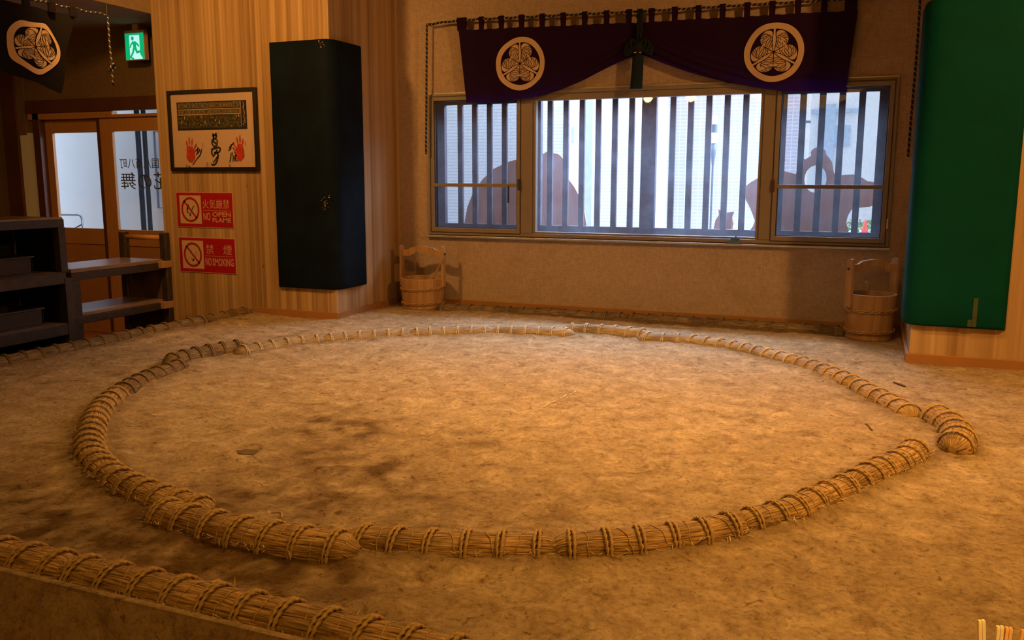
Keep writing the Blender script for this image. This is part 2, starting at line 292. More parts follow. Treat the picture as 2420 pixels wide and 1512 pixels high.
# ------------------------------------------------------------------ mesh helpers
class MB:
    def __init__(s): s.v = []; s.f = []; s.uv = []; s.has_uv = False
    def add(s, vs, fs, uvs=None):
        o = len(s.v); s.v += [Vector(x) for x in vs]; s.f += [tuple(i+o for i in f) for f in fs]
        if uvs is None: s.uv += [[(0, 0)]*len(f) for f in fs]
        else: s.uv += uvs; s.has_uv = True
        return s
    def box(s, x0, x1, y0, y1, z0, z1, bev=0, rot=0, piv=None):
        if bev <= 0:
            vs = [(x, y, z) for x in (x0, x1) for y in (y0, y1) for z in (z0, z1)]
            fs = [(0, 1, 3, 2), (4, 6, 7, 5), (0, 4, 5, 1), (2, 3, 7, 6), (0, 2, 6, 4), (1, 5, 7, 3)]
        else:
            import bmesh
            bm = bmesh.new(); bmesh.ops.create_cube(bm, size=1)
            for v in bm.verts: v.co = Vector(((x0+x1)/2+v.co.x*(x1-x0), (y0+y1)/2+v.co.y*(y1-y0), (z0+z1)/2+v.co.z*(z1-z0)))
            bmesh.ops.bevel(bm, geom=list(bm.edges), offset=bev, segments=2, affect='EDGES', profile=.5)
            bm.verts.index_update(); vs = [v.co.copy() for v in bm.verts]; fs = [tuple(v.index for v in f.verts) for f in bm.faces]; bm.free()
        if rot:
            p = Vector(piv) if piv else Vector(((x0+x1)/2, (y0+y1)/2, 0)); Rm = Matrix.Rotation(rot, 4, 'Z')
            vs = [Rm @ (Vector(v)-p)+p for v in vs]
        return s.add(vs, fs)
    def tube(s, pts, r, sides=8, closed=False, cap=True, lobes=0, twist=0, rfun=None):
        pts = [Vector(p) for p in pts]; n = len(pts); vs = []; fs = []; uvs = []
        d = 0; ds = [0]
        for i in range(1, n): d += (pts[i]-pts[i-1]).length; ds.append(d)
        t0 = (pts[1]-pts[0]).normalized(); up = Vector((0, 0, 1)) if abs(t0.z) < .9 else Vector((1, 0, 0))
        nx = t0.cross(up).normalized()
        for i in range(n):
            t = (pts[min(i+1, n-1)]-pts[max(i-1, 0)]).normalized()
            nx = (nx-t*nx.dot(t)).normalized(); ny = t.cross(nx)
            rr = r if rfun is None else rfun(ds[i], d)
            for k in range(sides):
                a = 2*PI*k/sides; q = rr*(1+.32*math.cos(lobes*(a-twist*ds[i]))) if lobes else rr
                vs.append(pts[i]+nx*math.cos(a)*q+ny*math.sin(a)*q)
        for i in range(n-1):
            for k in range(sides):
                k2 = (k+1) % sides
                fs.append((i*sides+k, i*sides+k2, (i+1)*sides+k2, (i+1)*sides+k))
                uvs.append([(ds[i], k/sides), (ds[i], (k+1)/sides), (ds[i+1], (k+1)/sides), (ds[i+1], k/sides)])
        if cap:
            fs.append(tuple(range(sides))[::-1]); uvs.append([(0, 0)]*sides)
            fs.append(tuple((n-1)*sides+k for k in range(sides))); uvs.append([(0, 0)]*sides)
        return s.add(vs, fs, uvs)
    def lathe(s, prof, c=(0, 0), n=40):
        vs = []; fs = []
        for i in range(n):
            a = 2*PI*i/n
            for r, z in prof: vs.append((c[0]+r*math.cos(a), c[1]+r*math.sin(a), z))
        m = len(prof)
        for i in range(n):
            j = (i+1) % n
            for k in range(m-1): fs.append((i*m+k, j*m+k, j*m+k+1, i*m+k+1))
        return s.add(vs, fs)
    def poly(s, pts, fun, th=0, nrm=None):
        """flat outline (2d points) mapped by fun(u,v)->Vector; optional thickness along nrm"""
        tri = tessellate_polygon([[Vector((a, b, 0)) for a, b in pts]])
        P = [Vector(fun(a, b)) for a, b in pts]; n = len(P)
        if not th: return s.add(P, [tuple(t) for t in tri])
        d = Vector(nrm)*th; vs = P+[p+d for p in P]
        fs = [tuple(t) for t in tri]+[tuple(i+n for i in t)[::-1] for t in tri]+[(i, (i+1) % n, (i+1) % n+n, i+n) for i in range(n)]
        return s.add(vs, fs)
    def build(s, name, mat, parent=None, smooth=False, loc=None):
        base = Vector(loc) if loc else (Vector(parent['_base']) if parent is not None and '_base' in parent.keys() else Vector((0, 0, 0)))
        me = bpy.data.meshes.new(name); me.from_pydata([v-base for v in s.v], [], s.f); me.update()
        if s.has_uv:
            u = me.uv_layers.new(name='UVMap'); flat = [c for f in s.uv for c in f]
            for i, c in enumerate(flat): u.data[i].uv = c
        if smooth and len(me.polygons) < 60000:
            import bmesh
            bm = bmesh.new(); bm.from_mesh(me); bmesh.ops.recalc_face_normals(bm, faces=bm.faces[:]); bm.to_mesh(me); bm.free()
        if smooth:
            for p in me.polygons: p.use_smooth = True
        me.materials.append(M[mat] if isinstance(mat, str) else mat)
        o = bpy.data.objects.new(name, me); col.objects.link(o)
        if parent is not None:
            o.parent = parent
        else:
            o.location = base; o['_base'] = list(base)
        return o
def thing(name, loc, label=None, cat=None, group=None, kind=None):
    o = bpy.data.objects.new(name, None); o.empty_display_size = .1; o.location = loc; o['_base'] = list(loc); col.objects.link(o)
    return tag(o, label, cat, group, kind)
def tag(o, label=None, cat=None, group=None, kind=None):
    if label: o['label'] = label
    if cat: o['category'] = cat
    if group: o['group'] = group
    if kind: o['kind'] = kind
    return o
def struct(name, mb, mat, label=None, smooth=False, parent=None):
    o = mb.build(name, mat, parent, smooth)
    if parent is None: tag(o, label, 'structure' if False else None, None, 'structure')
    return o
def text_mesh(body, x0, x1, z0, z1, Y, name, mat, parent, mirror=False, bold=0, axis='y'):
    cu = bpy.data.curves.new(name, 'FONT'); cu.body = body; cu.size = 1; cu.offset = bold; cu.resolution_u = 3
    to = bpy.data.objects.new(name, cu); col.objects.link(to); bpy.context.view_layer.update()
    me = bpy.data.meshes.new_from_object(to.evaluated_get(bpy.context.evaluated_depsgraph_get()))
    bpy.data.objects.remove(to); bpy.data.curves.remove(cu)
    if not me.vertices: return None
    xs = [v.co.x for v in me.vertices]; ys = [v.co.y for v in me.vertices]
    ax, bx, ay, by = min(xs), max(xs), min(ys), max(ys)
    mb = MB(); vs = []
    for v in me.vertices:
        u = (v.co.x-ax)/(bx-ax); w = (v.co.y-ay)/(by-ay)
        if mirror: u = 1-u
        vs.append((x0+(x1-x0)*u, Y, z0+(z1-z0)*w))
    mb.add(vs, [tuple(p.vertices) for p in me.polygons]); bpy.data.meshes.remove(me)
    return mb.build(name, mat, parent)

# ------------------------------------------------------------------ ring line (measured centre line of the bales)
RT_TAB = [(-176, 2.42), (-166, 2.415), (-152, 2.39), (-136, 2.36), (-124, 2.38), (-112, 2.378), (-100, 2.36), (-81, 2.38), (-70, 2.393), (-61, 2.408), (-51, 2.408),
          (-41, 2.381), (-30, 2.342), (-20, 2.345), (-10, 2.42), (-2, 2.48), (8, 2.455), (16, 2.395), (22, 2.36), (35, 2.36), (51, 2.385), (60, 2.42), (70, 2.41), (79, 2.28), (90, 2.19), (101, 2.20), (111, 2.205),
          (121, 2.21), (131, 2.225), (140, 2.265), (149, 2.32), (158, 2.37), (165, 2.40), (172, 2.405)]
def rc(deg):
    deg = (deg+180) % 360-180; T = RT_TAB; n = len(T)
    for i in range(n):
        a0, r0 = T[i]; a1, r1 = T[(i+1) % n]
        if i == n-1: a1 += 360
        d = deg if deg >= a0 else deg+360
        if a0 <= d <= a1:
            t = (d-a0)/(a1-a0); t = t*t*(3-2*t); return r0+(r1-r0)*t
    return 2.4
def ringpt(deg, off=0): r = rc(deg)+off; return (r*math.cos(math.radians(deg)), r*math.sin(math.radians(deg)))

# bales: (name label, list of path points, style)
BR = .078
bales = []   # dicts
def arc_path(a0, a1, off0=0, offm=0, off1=0, n=60):
    p = []
    for i in range(n+1):
        t = i/n; a = a0+(a1-a0)*t
        off = off0*(1-t)**2+2*offm*t*(1-t)+off1*t*t
        p.append(ringpt(a, off))
    return p
def fixr_path(pts, n=60):
    # quadratic through three (angle, radius)
    (a0, r0), (a1, r1), (a2, r2) = pts; p = []
    for i in range(n+1):
        t = i/n; a = a0+(a2-a0)*t
        l0 = (a-a1)*(a-a2)/((a0-a1)*(a0-a2)); l1 = (a-a0)*(a-a2)/((a1-a0)*(a1-a2)); l2 = (a-a0)*(a-a1)/((a2-a0)*(a2-a1))
        r = r0*l0+r1*l1+r2*l2; p.append((r*math.cos(math.radians(a)), r*math.sin(math.radians(a))))
    return p
# four set-back bales
outs = [
 ('front', fixr_path([(-100.7, 2.482), (-91, 2.482), (-79.7, 2.492)]), 'straw bale set back outside the front left of the ring, nearest the camera', 'straw', .082),
 ('right', fixr_path([(9.0, 2.56), (2.5, 2.625), (-5.5, 2.60)]), 'short straw bale set back outside the right side of the ring', 'straw', .088),
 ('back', fixr_path([(98, 2.37), (89.5, 2.40), (80, 2.36)]), 'dusty straw bale set back outside the far side of the ring', 'straw_dusty', .07),
 ('left', fixr_path([(183.5, 2.56), (177, 2.58), (167.5, 2.53)]), 'straw bale set back outside the left side of the ring by the dark shelf', 'straw_dark', .078)]
arcs = [  # start, end, list of labels, material
 (-80.8, -6.5, [('straw bale in the front rim touching the end of the set-back front bale', 'straw'), ('second straw bale of the front rim to the right of the set-back front bale', 'straw'),
              ('third straw bale of the front rim, where the ring starts turning away to the right', 'straw'), ('straw bale of the rim ending just in front of the set-back right bale', 'straw')]),
 (8.6, 80.5, [('straw bale of the far right rim ending beside the set-back right bale', 'straw'), ('straw bale of the far right rim in front of the green padded pillar', 'straw'),
              ('straw bale of the far right rim in front of the right wooden bucket', 'straw_dusty'), ('dusty straw bale of the far rim just right of the set-back far bale', 'straw_dusty')]),
 (95.8, 171, [('dusty straw bale of the far rim just left of the set-back far bale', 'straw_dusty'), ('dusty straw bale of the far rim in front of the left wooden bucket', 'straw_dusty'),
              ('dusty straw bale of the far left rim in front of the navy padded pillar', 'straw_dusty'), ('straw bale of the far left rim just right of the set-back left bale', 'straw_dusty')]),
 (183.8, 262.8, [('straw bale of the left rim beginning at the set-back left bale', 'straw_dark'), ('straw bale where the left rim of the ring bends toward the camera', 'straw'),
              ('straw bale of the near left rim running down to the right', 'straw'), ('straw bale of the left rim ending inside the set-back front bale', 'straw')])]
def sub_path(pts, t0, t1, n):
    out = []
    for i in range(n+1):
        t = (t0+(t1-t0)*i/n)*(len(pts)-1); k = min(int(t), len(pts)-2); f = t-k
        out.append((pts[k][0]*(1-f)+pts[k+1][0]*f, pts[k][1]*(1-f)+pts[k+1][1]*f))
    return out
for _, path, lab, mt, r in outs: bales.append(dict(path=path, label=lab, mat=mt, r=r, out=True, z=.012))
for a0, a1, labs in arcs:
    n = len(labs); st = (a1-a0)/n
    for k, (lab, mt) in enumerate(labs):
        g = .25
        bales.append(dict(path=arc_path(a0+st*k+g, a0+st*(k+1)-g), label=lab, mat=mt, r=.070 if 'dusty' in mt else .076, out=False, z=0))
XL, YB, YF = -3.70, 3.26, -2.955
def line(p, q, n=120, wob=.0):
    return [(p[0]+(q[0]-p[0])*i/n, p[1]+(q[1]-p[1])*i/n) for i in range(n+1)]
bales.append(dict(path=line((XL, -1.35), (XL+.01, .75)), label='earth-covered straw bale along the left platform edge beside the dark shelf', mat='straw_dark', r=.075, z=.005, edge=1))
bales.append(dict(path=line((XL+.01, .78), (-3.66, 2.10)), label='earth-covered straw bale along the left platform edge running up to the panelled wall', mat='straw_dark', r=.075, z=.005, edge=1))
bales.append(dict(path=line((-1.99, 3.12), (-.02, 3.215)), label='dirt-covered straw bale at the back wall, its end beside the left bucket', mat='straw_dark', r=.080, z=-.004, edge=1))
bales.append(dict(path=line((.0, 3.235), (1.98, 3.205)), label='dirt-covered straw bale at the back wall, its end beside the right bucket', mat='straw_dark', r=.080, z=-.004, edge=1))
bales.append(dict(path=line((-1.60, YF), (-.36, YF)), label='thick front edge straw bale cut by the left side of the photo', mat='straw', r=.080, z=.004, edge=1))
bales.append(dict(path=line((-.34, YF), (2.0, YF)), label='thick front edge straw bale running out of the bottom of the photo', mat='straw', r=.080, z=.004, edge=1))

# ------------------------------------------------------------------ tie meshes (shared)
def tie_mesh(r, n, sides, nm, mat, sr=.0075):
    mb = MB()
    for off in (-sr*1.42, sr*1.42):
        pts = []
        for i in range(n+1):
            a = -.45+(PI+.9)*i/n
            rr = r+sr*.55
            pts.append((off+.002*math.sin(a*3+off*200), rr*math.cos(a), rr*math.sin(a)))
        mb.tube(pts, sr, sides, lobes=2, twist=120)
    me = mb.build('tmp', mat, None, True); m = me.data; bpy.data.objects.remove(me); m.name = nm
    return m
TIE = {}
def get_tie(r, mat, near, front=False):
    k = (round(r, 3), mat, near, front)
    if k not in TIE: TIE[k] = tie_mesh(r, 96 if near else 40, 8 if near else 6, 'rope_tie', mat, .0059 if front else .0048 if near else .0046)
    return TIE[k]
def build_bale(b, idx):
    path = [Vector((p[0], p[1], 0)) for p in b['path']]
    ds = [0]
    for i in range(1, len(path)): ds.append(ds[-1]+(path[i]-path[i-1]).length)
    Lg = ds[-1]; r = b['r']; zc = b['z']
    def P(s):
        s = max(0, min(Lg, s)); k = 0
        lo, hi = 0, len(ds)-1
        while hi-lo > 1:
            mid = (lo+hi)//2
            if ds[mid] <= s: lo = mid
            else: hi = mid
        f = (s-ds[lo])/max(1e-9, ds[hi]-ds[lo]); return path[lo].lerp(path[hi], f)
    def T(s): return (P(s+.02)-P(s-.02)).normalized()
    mid = P(Lg/2)
    near = (mid-CAM).length < 5.6
    root = thing('straw_bale', (mid.x, mid.y, 0), b['label'], 'straw bale', 'straw bales laid round the ring' if not b.get('edge') else 'straw bales along the platform edges')
    ties = []; sp = (.13 if b['out'] and mid.y < -2 else .112) if not b.get('edge') else .135
    nt = max(3, int(round((Lg-.06)/sp)))
    ties = [(.05+(Lg-.1)*(i+.0)/(nt-1)) for i in range(nt)]
    sides = 40 if near else 22; step = .009 if near else .016
    n = int(Lg/step); mb = MB(); vs = []; fs = []; uvs = []
    rnd = random.Random(idx); fib = [rnd.uniform(-1, 1) for _ in range(sides)]
    open_end = b.get('out') or True
    for i in range(n+1):
        s = Lg*i/n; t = T(s); nx = Vector((-t.y, t.x, 0)); c = P(s)
        dmin = min(abs(s-q) for q in ties)
        e = min(s, Lg-s); rr = r*(1-.05*math.exp(-(dmin/.02)**2))*(1+.035*noise.noise(Vector((s*5, idx*3.1, 0))))
        if e < .05: rr *= .80+.20*(max(0, e)/.05)**.5
        wob = .006*noise.noise(Vector((s*3, idx*7.7, 2)))
        for k in range(sides):
            a = 2*PI*k/sides
            q = rr*(1+.022*fib[k]+.03*noise.noise(Vector((s*14, k*1.7, idx))))
            vs.append(c+nx*(math.cos(a)*q+wob)+Vector((0, 0, zc+math.sin(a)*q*.94)))
    for i in range(n):
        for k in range(sides):
            k2 = (k+1) % sides
            fs.append((i*sides+k, i*sides+k2, (i+1)*sides+k2, (i+1)*sides+k)); u0 = Lg*i/n; u1 = Lg*(i+1)/n; v0 = k/sides*2*PI*r; v1 = (k+1)/sides*2*PI*r
            uvs.append([(u0, v0), (u0, v1), (u1, v1), (u1, v0)])
    for e, base in ((0, 0), (n, n*sides)):     # sunken ends
        t = T(Lg*e/n)*(1 if e else -1); c = P(Lg*e/n)
        m0 = len(vs)
        for k in range(sides):
            a = 2*PI*k/sides; nx = Vector((-T(Lg*e/n).y, T(Lg*e/n).x, 0)); q = r*.36
            vs.append(c+nx*math.cos(a)*q+Vector((0, 0, zc+math.sin(a)*q))+t*(.038+.010*fib[k]))
        for k in range(sides):
            k2 = (k+1) % sides
            fs.append((base+k, base+k2, m0+k2, m0+k)); v0 = k/sides*2*PI*r; v1 = (k+1)/sides*2*PI*r; uvs.append([(0, v0), (0, v1), (.05, v1), (.05, v0)])
        fs.append(tuple(m0+k for k in range(sides))); uvs.append([(.05*math.cos(k), .05*math.sin(k)) for k in range(sides)])
    mb.add(vs, fs, uvs); mb.build('straw_body', b['mat'], root, True)
    rm = {'straw': 'rope', 'straw_dusty': 'rope_dusty', 'straw_dark': 'rope_dark'}[b['mat']]
    me = get_tie(r, rm, near, near and mid.y < -1.9 and mid.x < 1.75)
    for q in ties:
        t = T(q); c = P(q); o = bpy.data.objects.new('rope_tie', me); col.objects.link(o); o.parent = root
        o.location = Vector((c.x-mid.x, c.y-mid.y, zc)); o.rotation_euler = (0, rnd.uniform(-.04, .04), math.atan2(t.y, t.x)+rnd.uniform(-.05, .05)-.13)
    if near:
        for i in range(nt-1):
            sb = MB()
            q = (ties[i]+ties[i+1])/2+rnd.uniform(-.01, .01); t = T(q); nx = Vector((-t.y, t.x, 0)); c = P(q); sk = rnd.uniform(-.03, .03)
            sb.tube([c+nx*math.cos(a)*(r+.001)+t*(sk*math.cos(a)+.003*math.sin(a*7))+Vector((0, 0, zc+math.sin(a)*(r*.95+.001))) for a in [-.3+(PI+.6)*j/26 for j in range(27)]], .0019, 5)
            sb.build('binding_string', rm, root, True)
    # straws that stick out along the foot and from the ends
    fb = MB(); cnt = int(Lg*(150 if near else 50))
    for _ in range(cnt):
        ending = rnd.random() < .16
        if ending:
            e = rnd.choice((0, Lg)); t = T(e)*(1 if e else -1); nx = Vector((-t.y, t.x, 0)); a = rnd.uniform(-.1, PI+.1); q = r*rnd.uniform(.5, .95)
            p = P(e)+nx*math.cos(a)*q+Vector((0, 0, zc+math.sin(a)*q))-t*.02; d = (t*rnd.uniform(.5, 1)+nx*rnd.uniform(-.3, .3)+Vector((0, 0, rnd.uniform(-.35, .1)))).normalized(); ln = rnd.uniform(.03, .065)
        else:
            q = rnd.uniform(0, Lg); t = T(q); nx = Vector((-t.y, t.x, 0)); sd = rnd.choice((-1, 1)); p = P(q)+nx*sd*(r*rnd.uniform(.85, 1.05))+Vector((0, 0, rnd.uniform(.012, .045)))
            d = (t*rnd.uniform(-1, 1)+nx*sd*rnd.uniform(0, .6)+Vector((0, 0, rnd.uniform(-.15, .12)))).normalized(); ln = rnd.uniform(.015, .05)
        w = d.cross(Vector((0, 0, 1))).normalized()*rnd.uniform(.0009, .002); b_ = Vector((0, 0, rnd.uniform(-.006, .004)))
        fb.add([p-w, p+w, p+d*ln*.5+w+b_, p+d*ln*.5-w+b_, p+d*ln], [(0, 1, 2, 3), (3, 2, 4)])
    f = fb.build('loose_straw', 'blade' if b['mat'] == 'straw' else 'blade_dark' if b['mat'] == 'straw_dark' else 'rope_dusty', root); f['kind'] = 'stuff'
for i, b in enumerate(bales): build_bale(b, i+1)

# ------------------------------------------------------------------ clay platform
bsamp = []
for b in bales:
    p = b['path']; bsamp += [(x, y, b['r']) for x, y in p[::3]]
grid = {}
for x, y, r in bsamp: grid.setdefault((int(math.floor(x/.4)), int(math.floor(y/.4))), []).append((x, y))
def dbale(x, y):
    gx, gy = int(math.floor(x/.4)), int(math.floor(y/.4)); m = 9
    for i in (-1, 0, 1):
        for j in (-1, 0, 1):
            for px, py in grid.get((gx+i, gy+j), ()):
                d = (px-x)**2+(py-y)**2
                if d < m: m = d
    return math.sqrt(m)
damps = [(-.55, -1.05, .30, .9), (.05, -1.62, .25, .75), (-.35, -1.55, .22, .7), (.25, -1.0, .2, .4), (-.2, -2.75, .35, .9), (.15, -2.72, .3, .8), (-.75, -2.62, .3, .7), (-.3, -2.05, .2, .6), (-1.2, -2.5, .5, .5),
         (-1.15, -1.28, .06, 1.0), (.5, -2.72, .3, .5), (.05, -2.05, .14, .6), (.4, -1.9, .3, .4)]
def H(x, y):
    d = dbale(x, y)
    h = .016*noise.noise(Vector((x*1.7, y*1.7, 3)))+.008*noise.noise(Vector((x*7, y*7, 9)))+.007*noise.noise(Vector((x*15, y*15, 5)))
    h += (.026+.012*noise.noise(Vector((x*5, y*5, 1))))*math.exp(-(d/.12)**2)
    if -2.15 < x < 2.0 and y > 3.05:
        k = min(1, (y-3.05)/.2)*min(1, (x+2.15)/.15)*min(1, (2.0-x)/.3)
        h += k*(.018+.02*noise.noise(Vector((x*4, y*4, 7)))+.03*noise.noise(Vector((x*1.6, 2, 7))))
    for bx, by in ((-2.24, 3.22), (2.17, 3.06)):
        q = math.hypot(x-bx, y-by); w = max(0, min(1, (q-.26)/.15)); h *= w
    q = math.hypot(x+1.15, y+1.28)
    h -= .02*math.exp(-(q/.05)**2)
    for (px_, py_) in ((2.47, 2.08), (-2.66, 2.2)): pass
    return h
X0, X1, Y0, Y1 = -3.76, 5.2, -3.02, 3.56
st = .03; nx_, ny_ = int((X1-X0)/st), int((Y1-Y0)/st)
mb = MB(); vs = []; fs = []; dm = []
for j in range(ny_+1):
    for i in range(nx_+1):
        x = X0+(X1-X0)*i/nx_; y = Y0+(Y1-Y0)*j/ny_; vs.append((x, y, H(x, y)))
        g = 0
        for dx, dy, dr, s in damps: g += s*math.exp(-((x-dx)**2+(y-dy)**2)/(dr*dr))
        g *= .25+1.5*max(0, .35+noise.noise(Vector((x*8, y*8, 11)))+.5*noise.noise(Vector((x*19, y*19, 4))))
        d = dbale(x, y); g += .45*math.exp(-((d-.09)/.05)**2)  # darker band along the foot of each bale
        if x > 2.3 and y > 1.6: g += .3*math.exp(-abs(2.08-y)/.12)  # darker band along the foot of the right pillar
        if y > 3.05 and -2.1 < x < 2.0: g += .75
        dm.append(min(1, g))
fs = [(j*(nx_+1)+i, j*(nx_+1)+i+1, (j+1)*(nx_+1)+i+1, (j+1)*(nx_+1)+i) for j in range(ny_) for i in range(nx_)]
mb.add(vs, fs)
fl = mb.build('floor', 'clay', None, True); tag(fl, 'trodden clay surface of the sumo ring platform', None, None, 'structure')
at = fl.data.attributes.new('damp_dark', 'FLOAT', 'POINT')
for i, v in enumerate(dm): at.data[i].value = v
# banked sides of the platform
mb = MB(); n = 160
def bank(p, q, ox, oy, zt=.02):
    vs = []; fs = []
    for i in range(n+1):
        t = i/n; x = p[0]+(q[0]-p[0])*t; y = p[1]+(q[1]-p[1])*t
        for k in range(9):
            s = k/8; w = .02*noise.noise(Vector((x*2, y*2, s*3)))*min(1, s*4)
            vs.append((x+ox*(s+w), y+oy*(s+w), zt-(zt+.52)*s))
    for i in range(n):
        for k in range(8): fs.append((i*9+k, i*9+k+1, (i+1)*9+k+1, (i+1)*9+k))
    mb.add(vs, fs)
bank((X0, -3.078), (5.2, -3.078), 0, -.22, .040)
mb.box(X0, 5.2, -3.078, -3.052, -.10, .046, .003)
struct('trim_1', mb, 'clay', 'banked clay face along the front of the platform', True)
mb = MB(); bank((X0, -3.02), (X0, 2.2), -.10, 0, .0)
struct('trim_2', mb, 'clay', 'banked clay face along the left of the platform', True)
# small marks on the clay
def patch(cx, cy, rx, ry, mat, name, label, cat, seed, z=.004, n=18, dome=0):
    rd = random.Random(seed); vs = []
    for i in range(n):
        a = 2*PI*i/n; k = rd.uniform(.75, 1.15); x = cx+rx*k*math.cos(a); y = cy+ry*k*math.sin(a); vs.append((x, y, H(x, y)+z*.4))
    vs.append((cx, cy, H(cx, cy)+z+dome)); mb = MB(); mb.add(vs, [(i, (i+1) % n, n) for i in range(n)])
    o = mb.build(name, mat, None, True, loc=(cx, cy, 0)); tag(o, label, cat); return o
c = at_z(587, 1069, 0); patch(c.x, c.y, .055, .05, 'dirt', 'dirt_hole', 'dark round dirt spot on the clay inside the ring, left of centre', 'pit', 3, .010)  # dark patch filling the small hole in the clay
mb = MB(); rd = random.Random(5); vs = []
for k in range(40):
    t = k/39; c = at_z(1285+75*t+rd.uniform(-1, 1), 965-40*t+rd.uniform(-1, 1), 0); l = rd.uniform(.001, .006); h = H(c.x, c.y)+.006
    vs += [(c.x-l, c.y-l, h), (c.x+l, c.y+l, h)]
mb.add(vs, [(2*k, 2*k+1, 2*k+3, 2*k+2) for k in range(39)])
o = mb.build('chalk_streak', 'chalk', None, loc=(at_z(1320, 945, 0).x, at_z(1320, 945, 0).y, 0)); tag(o, 'faint pale scuffed line near the middle of the ring', 'chalk mark')
def twig(x0, y0, x1, y1, r, label, mat='dirt', bend=.01):
    a = at_z(x0, y0, .01); b_ = at_z(x1, y1, .01); pts = []
    for i in range(7):
        t = i/6; p = a.lerp(b_, t); pts.append((p.x, p.y+bend*math.sin(t*PI), H(p.x, p.y)+r+.002))
    m = MB().tube(pts, r, 6); o = m.build('straw_scrap', mat, None, True, loc=(a.x, a.y, 0)); tag(o, label, 'straw scrap')
twig(2112, 903, 2139, 912, .006, 'dark twig on the clay between the green pillar and the far right rim')
twig(2045, 1003, 2061, 1015, .004, 'short thin dark scrap on the clay just inside the right of the ring')
twig(1190, 1307, 1206, 1295, .004, 'pale bent straw on the clay just outside the front rim', 'blade')
twig(640, 1210, 665, 1222, .0025, 'thin curled pale straw inside the near left rim', 'blade', .03)
twig(480, 1385, 520, 1376, .008, 'flat straw scrap on the clay behind the front edge bale', 'blade')
twig(820, 1292, 870, 1296, .0025, 'loose straw trailing from the end of the set-back front bale', 'blade')

# ------------------------------------------------------------------ room shell
W = 3.5
def wallbox(nm, x0, x1, y0, y1, z0, z1, mat, label=None, bev=0):
    return struct(nm, MB().box(x0, x1, y0, y1, z0, z1, bev), mat, label)
wx0, wx1, wz0, wz1 = -2.30, 2.305, .768, 2.245
CE = 3.6
mb = MB(); mb.box(-2.66, wx0, W, W+.16, -.6, CE); mb.box(wx1, 2.7, W, W+.16, -.6, CE); mb.box(wx0, wx1, W, W+.16, -.6, wz0); mb.box(wx0, wx1, W, W+.16, wz1, CE)
struct('wall_back', mb, 'paper', 'woven beige wallpaper wall with the long window')
wallbox('wall_pillar', -4.785, -2.66, 2.2, W+.16, -.6, CE, 'panel', 'cedar panelled wall and pillar left of the window')
wallbox('wall_right_pillar', 2.468, 5.6, 2.08, W+.16, -.6, CE, 'panel', 'cedar panelled pillar right of the window')
wallbox('wall_right', 5.5, 5.6, -10, 2.1, -.6, CE, 'paper')
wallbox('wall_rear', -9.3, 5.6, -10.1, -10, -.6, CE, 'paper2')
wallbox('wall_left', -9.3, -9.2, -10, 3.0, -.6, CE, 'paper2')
struct('ceiling', MB().box(-4.785, 5.6, -10.1, 3.66, CE, CE+.1), 'ceil')
struct('ceiling', MB().box(-9.3, -4.785, -10.1, 3.0, 3.02, CE+.1), 'ceil')
struct('floor', MB().box(-9.3, 5.6, -10.1, 3.6, -.6, -.5), 'redwood', 'reddish wooden lower floor')
# baseboards
mb = MB(); mb.box(-2.64, 2.468, W-.022, W, -.05, .066, .004); struct('baseboard_back', mb, 'base')
mb = MB(); mb.box(-3.66, -2.64, 2.18, 2.2, -.05, .062, .004); mb.box(-2.66, -2.638, 2.2, W, -.05, .062, .004); struct('baseboard_left', mb, 'base')
mb = MB(); mb.box(2.446, 5.5, 2.058, 2.08, -.05, .078, .004); mb.box(2.446, 2.468, 2.08, W, -.05, .078, .004); struct('baseboard_right', mb, 'base')

# ------------------------------------------------------------------ padded pillar guards
def pad(name, path, z0, z1, th, mat, label, chamfer=0):
    """path: outline along the pillar (x,y), normal to the outside; pillowed slab with rounded edges"""
    t = thing(name, (path[0][0], path[0][1], z0), label, 'wall pad')
    P = [Vector((x, y, 0)) for x, y in path]; n = len(P); ns = []
    for i in range(n):
        d = (P[min(i+1, n-1)]-P[max(i-1, 0)]).normalized(); ns.append(Vector((d.y, -d.x, 0)))
    prof = [(0, 0)]+[(th*math.sin(a), .02*(1-math.cos(a))) for a in [PI/2*k/4 for k in range(1, 5)]]
    zs = [(z0+.0, 0)]
    rows = [(z0, 0), (z0+.004, .5), (z0+.012, .8), (z0+.03, 1)]+[(z0+.03+(z1-z0-.06)*k/10, 1) for k in range(1, 10)]+[(z1-.03, 1), (z1-.012, .8), (z1-.004, .5), (z1, 0)]
    vs = []; fs = []
    ds = [0]
    for i in range(1, n): ds.append(ds[-1]+(P[i]-P[i-1]).length)
    for z, k in rows:
        for i in range(n):
            e = min(ds[i], ds[-1]-ds[i]); ke = max(0, min(1, e/.03))**.5
            q = th*min(k, ke)*(1+.06*noise.noise(Vector((ds[i]*5, z*3, 0)))); p = P[i]+ns[i]*q; zz = z
            if chamfer:
                s0 = ds[i]
                for (c0, sg) in ((ds[-1]*0, 1),):
                    pass
                lim = max(0, chamfer-abs(s0-0))
                zz = max(z0, min(z, z1-lim*1.3)); zz = max(zz, z0+lim*.8 if z < z0+.2 else zz)
            vs.append((p.x, p.y, zz))
    m = len(rows)
    for j in range(m-1):
        for i in range(n-1): fs.append((j*n+i, j*n+i+1, (j+1)*n+i+1, (j+1)*n+i))
    MB().add(vs, fs).build('cover', mat, t, True)
    return t
